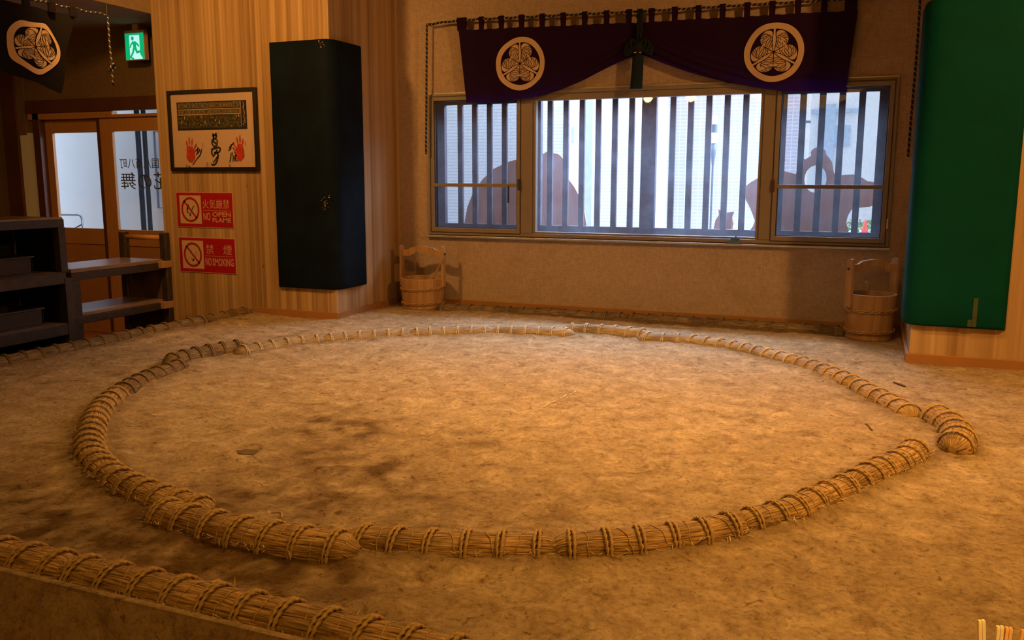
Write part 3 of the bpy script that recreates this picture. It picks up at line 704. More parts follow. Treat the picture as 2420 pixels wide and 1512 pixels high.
def corner_path(pts, rad, n=8):
    out = [pts[0]]
    a, b_, c_ = Vector(pts[0]), Vector(pts[1]), Vector(pts[2])
    d1 = (a-b_).normalized(); d2 = (c_-b_).normalized()
    s = b_+d1*rad; e = b_+d2*rad
    def seg(p, q, k): return [tuple(p.lerp(q, i/k)) for i in range(k)]
    out = seg(a, a+(s-a)*.12, 5)+seg(a+(s-a)*.12, s, 6)
    for i in range(n+1):
        t = i/n; out.append(tuple((s.lerp(b_, t)).lerp(b_.lerp(e, t), t)))
    out += seg(e, e+(c_-e)*.85, 6)[1:]+seg(e+(c_-e)*.85, c_, 5)+[tuple(c_)]
    return out
pd = pad('pillar_pad', corner_path([(-3.325, 2.195), (-2.645, 2.195), (-2.645, 2.70)], .10), .285, 2.655, .045, 'padblue', 'navy blue padded guard wrapped round the corner of the left panelled pillar')
rd = random.Random(3); mb = MB()
for (u, v, s, k) in ((768, 482, .012, 22), (757, 104, .012, 12)):
    for _ in range(k):
        c = at_y(u+rd.gauss(0, 5), v+rd.gauss(0, 8), 2.143); a = rd.uniform(.002, .007)
        mb.add([(c.x-a, 2.1445, c.z), (c.x, 2.1445, c.z-a*rd.uniform(.3, 1)), (c.x+a*1.6, 2.1445, c.z+a*.3), (c.x, 2.1445, c.z+a*.6)], [(0, 1, 2, 3)])
mb.build('scuff_mark', 'signwhite', pd)
gp = pad('pillar_pad', corner_path([(2.452, 2.50), (2.452, 2.07), (3.085, 2.07)], .09), .29, 2.62, .045, 'padgreen', 'green padded guard wrapped round the corner of the right panelled pillar')
mb = MB(); mb.box(2.862, 2.892, 2.0185, 2.0245, .31, .52); mb.box(2.835, 2.86, 2.0185, 2.0245, .31, .36); tp = mb.build('tape_patch', 'tape', gp)

# ------------------------------------------------------------------ window
def frame_rect(mb, x0, x1, z0, z1, w, y0, y1, bev=.004, wb=None, wt=None):
    wb = wb or w; wt = wt or w
    mb.box(x0, x0+w, y0, y1, z0, z1, bev); mb.box(x1-w, x1, y0, y1, z0, z1, bev); mb.box(x0+w, x1-w, y0, y1, z0, z0+wb, bev); mb.box(x0+w, x1-w, y0, y1, z1-wt, z1, bev)
w_root = thing('window_1', (0, W, wz0), 'long three-part bronze window with dusty centre pane'); w_root['kind'] = 'structure'
mb = MB(); frame_rect(mb, wx0, wx1, wz0, wz1, .035, W-.025, W+.10)
mb.box(-1.235, -1.105, W-.02, W+.09, wz0+.035, wz1-.035, .006); mb.box(1.172, 1.285, W-.02, W+.09, wz0+.035, wz1-.035, .006)
frame_rect(mb, -1.105, 1.172, wz0+.034, wz1-.03, .03, W+.0, W+.07, wb=.02, wt=.07)
mb.build('window_frame', 'sash', w_root)
MB().box(-1.08, 1.15, W+.03, W+.036, wz0+.05, wz1-.09).build('pane', 'glass', w_root)
mb = MB(); mb.box(wx0-.015, wx1+.01, W-.06, W-.004, wz0-.028, wz0-.008, .003); mb.box(wx0-.012, wx0-.002, W-.012, W-.001, wz0, wz1); mb.build('sill', 'sill', w_root)
mb = MB(); mb.box(-2.30, 2.3, W-.006, W-.001, wz1+.001, wz1+.012); mb.build('head_flashing', 'sill', w_root)
def side_window(nm, x0, x1, lab, latch):
    r_ = thing(nm, ((x0+x1)/2, W, wz0), lab); r_['kind'] = 'structure'
    z0, z1 = wz0+.03, wz1-.03
    mb = MB(); frame_rect(mb, x0, x1, z0, z1, .038, W-.03, W+.0, wb=.045, wt=.04); mb.build('sash_frame', 'sash', r_)
    mb = MB(); mb.box(x0+.03, x1-.03, W-.034, W-.012, 1.28, 1.315, .003); mb.build('glazing_bar', 'sash', r_)
    mb = MB(); frame_rect(mb, x0+.034, x1-.034, z0+.04, z1-.036, .012, W-.012, W+.012, 0); mb.build('gasket', 'sashdark', r_)
    mb = MB(); frame_rect(mb, x0-.007, x1+.007, z0-.007, z1+.007, .0065, W-.029, W-.024, 0); mb.build('sash_outline', 'sashdark', r_)  # thin dark outline just outside the sash
    MB().box(x0+.045, x1-.045, W-.004, W-.002, z0+.05, z1-.045).build('insect_screen', 'screen', r_)
    MB().box(x0+.045, x1-.045, W+.05, W+.054, z0+.05, z1-.045).build('pane', 'glass', r_)
    mb = MB()
    if latch < 0:
        mb.box(x1-.018, x1+.012, W-.05, W-.03, 1.25, 1.36, .004); mb.box(x1-.13, x1-.115, W-.055, W-.035, 1.115, 1.29, .003, 0)
    else: mb.box(x0-.012, x0+.016, W-.05, W-.03, 1.25, 1.36, .004)
    mb.build('latch', 'sashdark' if latch < 0 else 'darkbeam', r_)
side_window('window_2', wx0+.035, -1.235, 'left screened sash of the long window with a mid glazing bar', -1)
side_window('window_3', 1.285, wx1-.035, 'right screened sash of the long window with a mid glazing bar', 1)
mb = MB(); mb.box(wx1-.03, wx1-.018, W-.05, W-.03, .93, 1.02); o = mb.build('sash_clip', 'white', bpy.data.objects['window_3'])

# outside lattice
LY = 3.80
lat = thing('window_lattice', (0, LY, .7), 'dark weathered wooden lattice of vertical bars outside the long window', 'lattice')
mb = MB(); mb.box(-2.62, 2.62, LY-.03, LY+.03, .70, .875, .004); mb.box(-2.62, 2.62, LY-.03, LY+.03, 2.215, 2.45, .004)
mb.box(-2.62, -1.26, LY-.035, LY+.02, 2.155, 2.216); mb.box(1.2, 2.62, LY-.035, LY+.02, 2.155, 2.216); mb.box(-2.62, -2.245, LY-.03, LY+.03, .875, 2.215); mb.box(2.195, 2.62, LY-.03, LY+.03, .875, 2.215)
mb.build('lattice_frame', 'lattice', lat)
bars = [-2.06+.1745*k for k in range(6)]+[-1.019+.1745*k for k in range(6)]+[.271+.1753*k for k in range(6)]+[1.322+.1715*k for k in range(6)]
for x in bars:
    MB().box(x-.029, x+.029, LY-.028, LY+.012, .875, 2.215, .004).build('lattice_bar', 'lattice', lat)
for x in (.035, -1.19): MB().box(x-.075, x+.075, LY-.045, LY+.03, .86, 2.23, .006).build('lattice_post', 'lattice', lat)
# reveal between the lattice and the wall
mb = MB(); mb.box(-2.62, 2.62, W+.16, LY+.03, 2.45, 2.5); mb.box(-2.64, -2.6, W+.16, LY+.03, .6, 2.5); mb.box(2.6, 2.64, W+.16, LY+.03, .6, 2.5); mb.box(-2.62, 2.62, W+.16, LY+.03, .62, .70)
struct('trim_3', mb, 'lattice', 'outer reveal boards of the long window')

# crumpled cloth on the sill
c0 = at_y(1735, 570, W-.04); mb = MB(); n = 26; vs = []; fs = []
for i in range(n+1):
    for j in range(n+1):
        u = i/n*2-1; v = j/n*2-1; q = max(0, 1-(u*u+v*v)**1.2)
        h = .05*q*(.75+.9*noise.noise(Vector((u*2.3, v*2.3, 4)))+.3*abs(math.sin(u*5+v*3)))
        vs.append((c0.x+u*.075, W-.034+v*.026, wz0-.006+max(0, h)))
fs = [(i*(n+1)+j, (i+1)*(n+1)+j, (i+1)*(n+1)+j+1, i*(n+1)+j+1) for i in range(n) for j in range(n)]
o = mb.add(vs, fs).build('crumpled_cloth', 'cloth', None, True, loc=(c0.x, W-.034, wz0-.006)); tag(o, 'small crumpled blue-grey cloth lying on the window sill', 'cloth')

# ------------------------------------------------------------------ things outside
def board(name, pts, Y, label, hole=None, cat='cutout board'):
    P = [(q.x, q.z) for q in (at_y(x, y, Y) for x, y in pts)]
    x0, x1 = min(p[0] for p in P), max(p[0] for p in P)
    if hole:
        hc = at_y(hole[0], hole[1], Y); hx = hole[2]; hz = hole[3]
        H_ = [(hc.x+hx*math.cos(2*PI*k/28), hc.z+hz*math.sin(2*PI*k/28)) for k in range(28)]
        tri = tessellate_polygon([[Vector((a, b_, 0)) for a, b_ in P], [Vector((a, b_, 0)) for a, b_ in H_]])
        A = P+H_; vs = [(a, Y, b_) for a, b_ in A]+[(a, Y+.02, b_) for a, b_ in A]; m = len(A)
        fs = [tuple(t) for t in tri]+[tuple(i+m for i in t)[::-1] for t in tri]
        k = len(P); fs += [(i, (i+1) % k, (i+1) % k+m, i+m) for i in range(k)]+[(k+i, k+(i+1) % 28, k+(i+1) % 28+m, k+i+m) for i in range(28)]
        mb = MB().add(vs, fs)
    else: mb = MB().poly(P, lambda a, b_: (a, Y, b_), .02, (0, 1, 0))
    t = thing(name, ((x0+x1)/2, Y, -.6), label, cat)
    mb.build('board', 'ply', t)
    mb = MB()
    for x in (x0*.7+x1*.3, x0*.35+x1*.65): mb.box(x-.02, x+.02, Y-.03, Y, -.6, P[len(P)//2][1]*.0+.95)
    mb.box(x0*.75+x1*.25, x0*.25+x1*.75, Y-.03, Y, -.1, -.04)
    mb.build('batten', 'ply', t)
board('plywood_cutout', [(1090, 900), (1097, 530), (1104, 490), (1118, 455), (1140, 424), (1165, 400), (1190, 387), (1215, 378), (1250, 375), (1270, 374), (1280, 365), (1291, 359), (1302, 359), (1310, 362), (1320, 364), (1328.6, 371.7), (1338, 390), (1344, 424), (1356, 440), (1366, 458), (1380, 494), (1386, 533), (1388, 900)], 4.35,
      'rounded plywood cutout with a topknot bump outside the left of the window')
board('plywood_cutout', [(1771, 900), (1771, 545), (1779, 535), (1784, 522), (1774.6, 496), (1762.5, 472), (1760, 451), (1762, 440), (1775, 430), (1790, 421.6), (1812, 405), (1835, 400), (1856, 405), (1868, 408), (1880, 411), (1890, 395), (1898, 383), (1907, 374), (1917, 368), (1916, 359), (1921, 352), (1930, 348), (1942, 349), (1950, 355), (1953, 366), (1960, 373), (1967, 385), (1971, 409), (1978, 414), (1990, 413.6), (2016, 412), (2038, 420), (2050, 428), (2066, 430), (2084, 440), (2084, 475), (2068, 484), (2054, 489), (2026, 491), (2012, 496), (2004, 510), (1999, 527), (2005, 540), (2005, 900)], 4.35,
      'plywood figure cutout with an oval face hole outside the window', hole=(1927, 423, .105, .135))
board('plywood_cutout', [(1686, 900), (1686.7, 538), (1691, 520), (1699, 507), (1697.5, 493), (1706, 500), (1720, 502), (1734.8, 499.6), (1730, 513.6), (1733, 527), (1731, 538), (1731, 900)], 4.30,
      'narrow plywood cutout with two pointed corners, outside the centre of the window')
struct('floor', MB().box(-12, 12, 3.7, 16, -.7, -.6), 'pave', 'pale pavement outside')
bA = thing('building', (-3, 6.2, -.6), 'white sided building outside behind the left half of the window', 'building')
MB().box(-6.4, -.42, 6.2, 6.8, -.6, 6).build('siding_wall', 'siding', bA)
a = at_y(1339, 400, 6.2).x; b2 = at_y(1370, 400, 6.2).x; c3 = at_y(1392, 400, 6.2).x
MB().box(a, b2, 6.12, 6.2, -.6, 6).build('plaster_pier', 'plaster', bA)
MB().box(b2+.08, c3+.06, 6.14, 6.2, -.6, 6).build('blue_shade_strip', 'bluegrey', bA)  # blue-grey strip stands for the darker shading beside the pier
q = at_y(1354, 318, 6.11); MB().box(q.x-.02, q.x+.02, 6.10, 6.12, q.z-.10, q.z+.10).build('number_plate', 'bluegrey', bA)
bB = thing('building', (1, 7.6, -.6), 'pale tiled building outside behind the centre of the window', 'building')
a = at_y(1545, 300, 7.6).x; b2 = at_y(1885, 300, 7.6).x
MB().box(a, b2, 7.6, 8.2, -.6, 6).build('tiled_wall', 'tiles', bB)
bC = thing('building', (3, 11.5, -.6), 'bright white building far behind the right of the window', 'building')
MB().box(1.0, 9, 11.5, 12, -.6, 7).build('wall', 'plaster', bC)
for (x, y, w, h, dy) in ((1985, 320, .17, .17, .0), (1972, 262, .40, .03, .02), (1953, 350, .12, .75, .04)):
    q = at_y(x, y, 11.45); MB().box(q.x-w, q.x+w, 11.43-dy, 11.49-dy, q.z-h, q.z+h).build('shutter', 'bluegrey', bC)
q = at_y(1905, 300, 7.4)
po = thing('utility_pole', (q.x, 7.4, -.6), 'slim pale utility pole with thin bands outside the right window', 'pole')
MB().tube([(q.x, 7.4, -.6), (q.x, 7.4, 5)], .05, 14).build('pole', 'plaster', po, True)
mb = MB()
for z in (1.6, 2.1, 2.6): mb.lathe([(.052, z), (.058, z), (.058, z+.03), (.052, z+.03)], (q.x, 7.4), 16)
mb.build('band', 'lampdark', po)
def street_lamp(px, zt, Y, k, label):
    q = at_y(px, zt, Y); x = q.x; z = q.z; t = thing('street_lantern', (x, Y, -.6), label, 'street lamp')
    MB().lathe([(.0, z), (.05*k, z-.01), (.055*k, z-.17*k), (.0, z-.17*k)], (x, Y), 20).build('upper_globe', 'lampwhite', t, True)
    MB().lathe([(.0, z-.17*k), (.06*k, z-.175*k), (.06*k, z-.32*k), (.0, z-.32*k)], (x, Y), 20).build('collar', 'lampdark', t)
    MB().lathe([(.0, z-.32*k), (.07*k, z-.33*k), (.07*k, z-.52*k), (.0, z-.52*k)], (x, Y), 20).build('lower_globe', 'lampwhite', t, True)
    MB().lathe([(.0, z-.52*k), (.062*k, z-.53*k), (.05*k, z-.72*k), (.012, z-.95*k), (.012, -.6), (0, -.6)], (x, Y), 20).build('stem', 'lampdark', t, True)
street_lamp(1689, 272, 5.6, .62, 'white and grey street lantern behind the centre of the window')
street_lamp(1195, 308, 5.4, .30, 'small white street lantern seen through the left sash')
q = at_z(2043, 552, .55)
q = at_y(2043, 552, 6.0); co = thing('traffic_cone', (q.x, 6.0, q.z), 'red traffic cone outside, seen through the lower right of the window', 'traffic cone')
MB().lathe([(0, q.z+.17), (.010, q.z+.165), (.036, q.z+.015), (0, q.z+.015)], (q.x, 6.0), 20).build('cone_body', 'cone', co, True)
MB().box(q.x-.05, q.x+.05, 5.95, 6.05, q.z, q.z+.015, .004).build('cone_base', 'cone', co)
qh = at_y(2035, 556, 6.3)
pl = thing('planter_wall', (qh.x, 6.2, -.6), 'low pale planter wall carrying the hedge and cone outside', 'planter')
MB().box(qh.x-.9, qh.x+1.6, 5.8, 7.1, -.6, q.z-.0).build('planter_box', 'plaster', pl)
mb = MB(); rd = random.Random(8)
for _ in range(500):
    c = Vector((qh.x+rd.uniform(-.5, .6), 6.4+rd.uniform(-.12, .2), q.z+rd.uniform(.0, .13))); s = rd.uniform(.015, .035)
    mb.add([c+Vector([rd.uniform(-s, s) for _ in range(3)]) for _ in range(4)], [(0, 1, 2), (0, 2, 3)])
o = mb.build('low_hedge', 'leaf', None, loc=(qh.x, 6.4, q.z)); tag(o, 'low green hedge outside, behind the red traffic cone', 'hedge')

# ------------------------------------------------------------------ curtain over the window
CY = 3.40
def interp(T, x):
    if x <= T[0][0]: return T[0][1]
    for (a, p), (b_, q) in zip(T, T[1:]):
        if x <= b_: t = (x-a)/(b_-a); return p+(q-p)*t
    return T[-1][1]
ropeT = [(-2.25, 2.945), (-1.85, 2.965), (-.9, 2.945), (0.02, 2.925), (1.0, 2.915), (1.93, 2.905), (2.41, 2.90)]
bot = [(-1.85, 2.138), (-1.25, 2.150), (-1.05, 2.165), (-.89, 2.20), (-.5, 2.325), (-.22, 2.45), (0.0, 2.53), (.05, 2.53), (.2, 2.455), (.5, 2.34), (.72, 2.275), (1.08, 2.19), (1.33, 2.145), (1.95, 2.12)]
def smooth_bot(x): return (interp(bot, x-.06)+interp(bot, x)*2+interp(bot, x+.06))/4
def cloth_y(x, z):
    y = CY-.012+.010*math.sin(x*7.3+1)+.005*math.sin(x*19+z*3)
    # gathered folds sweeping up to the centre knot
    d = abs(x-.02); k = math.exp(-(max(0, z-smooth_bot(x))/.17)**2)*math.exp(-((d-.45)/.55)**2)
    y -= k*(.016*math.sin((z-smooth_bot(x))*95+d*6)+.01)
    return y
cur = thing('stage_curtain', (0, CY, 2.9), 'long dark purple curtain with two cream crests hanging above the window', 'curtain')
mb = MB(); nxc, nzc = 190, 44; vs = []
for j in range(nzc+1):
    t = j/nzc
    for i in range(nxc+1):
        u = i/nxc; xt = -1.88+3.81*u; xb = -1.80+3.67*u
        x = xt+(xb-xt)*t; zt = interp(ropeT, x)-.098-.006*math.sin(u*PI*34)**2; zb = smooth_bot(x); z = zt+(zb-zt)*t
        vs.append((x, cloth_y(x, z), z))
fs = [(j*(nxc+1)+i, (j+1)*(nxc+1)+i, (j+1)*(nxc+1)+i+1, j*(nxc+1)+i+1) for j in range(nzc) for i in range(nxc)]
mb.add(vs, fs).build('cloth', 'purple', cur, True)
for k in range(18):
    x = -1.845+.2185*k; zr = interp(ropeT, x); mb = MB(); w = .026 if 0 < k < 17 else .05
    n = 9; vs = []
    for s in (-w, w):
        for (dy, dz) in ((.0, -.112), (-.016, -.03), (-.018, .008), (-.008, .02), (.008, .02), (.018, .008), (.016, -.03), (.004, -.105)):
            vs.append((x+s, CY-.012+dy, zr+dz))
    fs = [(i, i+1, 8+i+1, 8+i) for i in range(7)]
    mb.add(vs, fs).build('hanging_loop', 'purple', cur, True)
def crest(parent, fun, R, name='crest'):
    """three hollyhock leaves in a ring; fun(u,v,layer)->Vector, u,v in units of R"""
    mb = MB(); n = 72; ri, ro = .80, 1.0; nr = 3; vs = []; fs = []
    for i in range(n):
        a = 2*PI*i/n
        for k in range(nr+1): r_ = ri+(ro-ri)*k/nr; vs.append(fun(r_*math.cos(a), r_*math.sin(a), 1))
    m = nr+1
    for i in range(n):
        for k in range(nr): fs.append((i*m+k, ((i+1) % n)*m+k, ((i+1) % n)*m+k+1, i*m+k+1))
    mb.add(vs, fs)
    dark = MB()
    def strip(B, pts, w, fn, layer, taper=True):
        n_ = len(pts)
        for sgn in (1,):
            vv = []
            for i in range(n_):
                p = Vector(pts[i]); t = (Vector(pts[min(i+1, n_-1)])-Vector(pts[max(i-1, 0)])); t = t.normalized() if t.length > 1e-9 else Vector((1, 0)); nn = Vector((-t.y, t.x))
                ww = w*(.6+.4*math.sin(PI*i/(n_-1))) if taper else w
                for s in (-1, 1): q = p+nn*ww*s; vv.append(fn(q.x, q.y, layer))
            B.add(vv, [(2*i, 2*i+1, 2*i+3, 2*i+2) for i in range(n_-1)])
    def bez(a, b_, c_, k=9): return [((1-t)**2*a[0]+2*t*(1-t)*b_[0]+t*t*c_[0], (1-t)**2*a[1]+2*t*(1-t)*b_[1]+t*t*c_[1]) for t in [i/k for i in range(k+1)]]
    for rot in (0, 2*PI/3, 4*PI/3):
        c_, s_ = math.cos(rot), math.sin(rot)
        def fn(u, v, l, c_=c_, s_=s_): return fun(c_*u-s_*v, s_*u+c_*v, l)
        for mir in (1, -1):
            def fm(u, v, l, mir=mir, fn=fn): return fn(mir*u*1.10, v*1.04, l)
            lobe = [(.012, .02), (.20, .125), (.345, .205)]+bez((.345, .205), (.47, .36), (.40, .53), 8)[1:]+bez((.40, .53), (.31, .72), (.15, .71), 8)[1:]+bez((.15, .71), (.055, .69), (.055, .60), 5)[1:]+[(.06, .53), (.075, .47), (.055, .3)]
            tri = tessellate_polygon([[Vector((a, b_, 0)) for a, b_ in lobe]]); B = mb
            B.add([fm(a, b_, 1) for a, b_ in lobe], [tuple(t) for t in tri])
            Nn = (.13, .55)
            ve = [bez((.08, .47), (.12, .57), (.18, .56)),                    # scroll
                  bez((.17, .58), (.27, .62), (.36, .60)),
                  bez(Nn, (.25, .56), (.42, .46)), bez(Nn, (.27, .43), (.42, .46)), bez((.30, .59), (.36, .56), (.41, .51)),
                  bez((.10, .50), (.24, .42), (.27, .20)), bez((.10, .50), (.12, .30), (.27, .20)),
                  bez((.30, .45), (.34, .38), (.42, .36)), bez((.25, .38), (.34, .34), (.37, .24)), bez((.34, .37), (.38, .31), (.39, .27)),
                  bez((.055, .45), (.10, .26), (.17, .13)), bez((.05, .30), (.06, .15), (.16, .12)), bez((.17, .22), (.20, .17), (.27, .17))]
            for v in ve: strip(dark, v, .0105, fm, 2)
        # middle vein, a spindle that widens into the stem
        st_ = bez((0, .03), (.085, .35), (.032, .62), 8)+[(.03, .80)]
        poly = st_+[(-a, b_) for a, b_ in reversed(st_)]
        tri = tessellate_polygon([[Vector((a, b_, 0)) for a, b_ in poly]])
        mb.add([fn(a, b_, 3) for a, b_ in poly], [tuple(t) for t in tri])
        for mir in (1, -1):
            e = [(mir*(a+.012), b_) for a, b_ in st_[:9]]; strip(dark, e, .011, fn, 2.5, False)
    for k in range(3):
        a = PI/2+PI/3+2*PI*k/3; strip(dark, [(r_*math.cos(a), r_*math.sin(a)) for r_ in [.0, .1, .2, .3, .42]], .014, fun, 2.2, False)
    for b_ in range(1): dark.poly([(.035*math.cos(k), .035*math.sin(k)) for k in [2*PI*i/10 for i in range(10)]], lambda u, v: fun(u, v, 4))
    o = mb.build(name, 'crest', parent); d = dark.build('crest_lines', 'purple' if parent is cur else 'darkcloth', parent); d.parent = o
    return o
for cx, cz, sk in ((-1.2, 2.50, 0), (1.245, 2.488, .0)):
    def fun(u, v, l, cx=cx, cz=cz, sk=sk):
        w = 1+.035*noise.noise(Vector((u*1.5, v*1.5, cx))); x = cx+.262*u*w; z = cz+.258*v*w; return Vector((x, cloth_y(x, z)-.004-.0016*l, z))
    crest(cur, fun, .26)
rope = [(-2.268, CY, 1.64), (-2.262, CY, 2.2), (-2.25, CY, 2.7), (-2.247, CY, 2.93)]
ropepts = [(-2.276, CY-.01, 1.62)]+[(-2.276+.028*t, CY-.01, 1.62+1.31*t) for t in [i/12 for i in range(1, 13)]]
ropepts += [(x, CY-.012, interp(ropeT, x)-.006*math.sin((x+1.845)/.2185*PI)**2) for x in [-2.24+4.65*i/140 for i in range(141)]]
ropepts += [(2.412+.004*math.sin(t*5), CY-.01, 2.90-1.34*t) for t in [i/14 for i in range(1, 15)]]
rp = MB().tube(ropepts, .0110, 10).build('twisted_cord', 'cord', None, True, loc=(0, CY, 2.9)); tag(rp, 'black and white twisted cord strung above the window', 'cord')
# hooks for the cord
for x in (-2.248, 2.41): 
    mb = MB(); mb.tube([(x, W, interp(ropeT, x)+.0), (x, CY+.02, interp(ropeT, x)), (x, CY-.01, interp(ropeT, x)-.012)], .005, 6)
    mb.build('hook', 'sashdark', rp)
ts = thing('tassel', (.02, CY-.05, 2.9), 'dark teal tassel hanging in the middle of the purple curtain', 'tassel')
mb = MB()
for dx in (-.014, .014): mb.tube([(.02+dx+.004*math.sin(i*1.2), CY-.055, 2.935-.34*i/20) for i in range(21)], .0155, 8, lobes=2, twist=70)
mb.build('hanging_cord', 'cordgreen', ts, True)
mb = MB(); rd = random.Random(4)
for sx in (-1, 1):
    for k in range(4):
        a = .25+.38*k; l_ = .14-.012*k
        mb.tube([(.02+sx*(l_*math.sin(t*PI)*math.cos(a-.6)), CY-.07-.012*k*math.sin(t*PI), 2.60+l_*.55*math.sin(t*PI)*math.sin(a-.9)-.035*math.sin(t*2*PI)) for t in [i/18 for i in range(19)]], .0135, 7, lobes=2, twist=80)
mb.lathe([(0, 2.655), (.04, 2.64), (.055, 2.60), (.045, 2.55), (0, 2.53)], (.02, CY-.07), 16)
mb.build('cord_bow', 'cordgreen', ts, True)
mb = MB(); n = 40; vs = []
for j in range(12):
    t = j/11; z = 2.535-.325*t
    for i in range(n):
        a = 2*PI*i/n; r_ = (.050+.008*t)*(1 if j else .5)*(1+.035*math.cos(a*18)); vs.append((.018-.014*t+r_*math.cos(a), CY-.07+r_*.8*math.sin(a), z))
fs = [(j*n+i, j*n+(i+1) % n, (j+1)*n+(i+1) % n, (j+1)*n+i) for j in range(11) for i in range(n)]+[tuple(11*n+i for i in range(n))]
mb.add(vs, fs).build('tassel_skirt', 'tassel', ts, True)
mb = MB(); mb.box(-.015, .01, CY-.118, CY-.108, 2.532, 2.54); mb.box(.035, .055, CY-.118, CY-.108, 2.530, 2.537); mb.build('cord_end', 'signwhite', ts)

# ------------------------------------------------------------------ banner on the left
BX = -3.65
bn = thing('crest_banner', (BX, -.4, 2.65), 'near-black banner with one cream crest hanging at the upper left', 'banner')
bb = [(-1.6, 2.30), (-1.0, 2.24), (-.45, 2.12), (-.2, 2.065), (.03, 1.995)]
def bx(y, z): return BX+.02*math.sin(y*9+z*4)+.012*math.sin(y*23+z*9)
mb = MB(); a_, b_ = 60, 20; vs = []
for j in range(b_+1):
    t = j/b_
    for i in range(a_+1):
        u = i/a_; y = (-1.6+1.83*u)*(1-t)+(-1.6+1.632*u)*t; z = (2.60)*(1-t)+interp(bb, y)*t; vs.append((bx(y, z), y, z))
fs = [(j*(a_+1)+i, j*(a_+1)+i+1, (j+1)*(a_+1)+i+1, (j+1)*(a_+1)+i) for j in range(b_) for i in range(a_)]
mb.add(vs, fs).build('cloth', 'darkcloth', bn, True)
for y in (.21, .02, -.2, -.42, -.64, -.86, -1.08):
    MB().box(BX-.012, BX+.012, y-.028, y+.028, 2.585, 2.668, .004).build('hanging_loop', 'darkcloth', bn)
def fun(u, v, l):
    a = -.30; uu = u*math.cos(a)-v*math.sin(a); vv = u*math.sin(a)+v*math.cos(a)
    y = -.165+.225*uu*(1+.06*math.sin(v*4)); z = 2.315+.185*vv*(1+.08*math.sin(u*5)); return Vector((bx(y, z)+.006+.003*l, y, z))
crest(bn, fun, .2)
pts = [(BX, -1.7+2.23*i/60, 2.652+.006*math.sin(i)) for i in range(61)]+[(BX+.002*math.sin(i), .545+.012*i/12, 2.64-.53*i/12) for i in range(13)]
rp2 = MB().tube(pts, .0085, 8).build('twisted_cord', 'cord', None, True, loc=(BX, .4, 2.65)); tag(rp2, 'black and white twisted cord carrying the banner at the upper left', 'cord')
mb = MB(); mb.tube([(BX+.016*math.cos(a*2), .556+.022*math.sin(a*3), 2.25+.03*math.sin(a*2+1)) for a in [2*PI*i/40 for i in range(41)]], .009, 6); mb.build('knot', 'cord', rp2, True)
mb = MB(); mb.tube([(BX, .54, 3.58), (BX, .54, 2.655)], .0025, 5); mb.build('hanging_wire', 'sashdark', rp2)

# ------------------------------------------------------------------ wooden buckets
def bucket(cx, cy, rb, rt, h, rot, hh, label, stick, lean=0, hw=.075):
    t = thing('wooden_bucket', (cx, cy, 0), label, 'bucket')
    mb = MB(); n = 44; vs = []; fs = []
    prof = [(rb*.97, 0, 1), (rb, .012, 1), (rb*1.0, .07, 1), ((rb+rt)/2, h*.5, 1), (rt, h-.008, 1), (rt-.004, h, 1), (rt-.022, h, 1), (rt-.026, h-.01, 1), (rb-.03, .04, 1), (0, .04, 1)]
    mb.lathe([(p[0], p[1]) for p in prof], (cx, cy), n); body = mb.build('bucket_body', 'bucketwood', t)
    for zc in (h*.20, h*.66):
        rr = rb+(rt-rb)*zc/h+.006; mb = MB()
        for k in range(3):
            mb.tube([(cx+(rr+.005*math.cos(a*7+k*2.1))*math.cos(a), cy+(rr+.005*math.cos(a*7+k*2.1))*math.sin(a), zc+.010*math.sin(a*7+k*2.1)+.008*math.sin(a+1)) for a in [2*PI*i/90 for i in range(91)]], .0052, 6, cap=False)
        mb.build('bamboo_hoop', 'bamboo', t, True)
    c_, s_ = math.cos(rot), math.sin(rot)
    def loc2w(u, v, z): return (cx+c_*u-s_*v, cy+s_*u+c_*v, z)
    for sg in (-1, 1):
        u0 = sg*(rt+.006); out = [(-hw/2, h*.72), (hw/2, h*.72), (hw/2*.92, hh-.02), (hw/2*.7, hh-.004), (0, hh+.002), (-hw/2*.7, hh-.004), (-hw/2*.92, hh-.02)]
        mb = MB(); mb.poly(out, lambda v, z, u0=u0: loc2w(u0-.012, v, z), .024, (c_, s_, 0)); mb.build('handle_upright', 'bucketwood', t)
    m_ = rt-.004; prof = []
    top = [(-m_-.02, .036), (-m_*.7, .040), (-m_*.55, .062), (-m_*.3, .072), (0, .078), (m_*.3, .072), (m_*.55, .062), (m_*.7, .040), (m_+.02, .036)]
    low = [(m_+.02, -.030), (m_*.62, -.030), (m_*.45, -.008), (m_*.22, .014), (0, .020), (-m_*.22, .014), (-m_*.45, -.008), (-m_*.62, -.030), (-m_-.02, -.030)]
    mb = MB(); mb.poly(top+low, lambda u, z: loc2w(u, -.014, hh-.085+z), .028, (-s_, c_, 0)); mb.build('handle_bar', 'bucketwood', t)
    mb = MB()
    for sg in (-1, 1): 
        p = loc2w(sg*(rt+.020), 0, hh-.085); mb.tube([p, loc2w(sg*(rt+.030), 0, hh-.085)], .011, 8)
    mb.build('peg', 'darkbeam', t)
    MB().lathe([(0, h-.05), (rt-.03, h-.05)], (cx, cy), 30).build('inside_shade', 'black', t)  # black disc stands for the shade inside the pail
    if stick:
        l_ = thing('ladle', (cx, cy, h-.06), stick, 'ladle')
        MB().tube([Vector((cx, cy, 0))+Vector(p) for p in ladle_pts[0]], .007, 8).build('ladle_handle', 'tanwood', l_, True)
        MB().tube([Vector((cx, cy, 0))+Vector(p) for p in ladle_pts[1]], .03, 12).build('ladle_cup', 'tanwood', l_, True)
ladle_pts = [[(-.10, .05, .20), (-.02, -.02, .44), (-.045, -.02, .50)], [(-.10, .05, .20), (-.115, .06, .14)]]
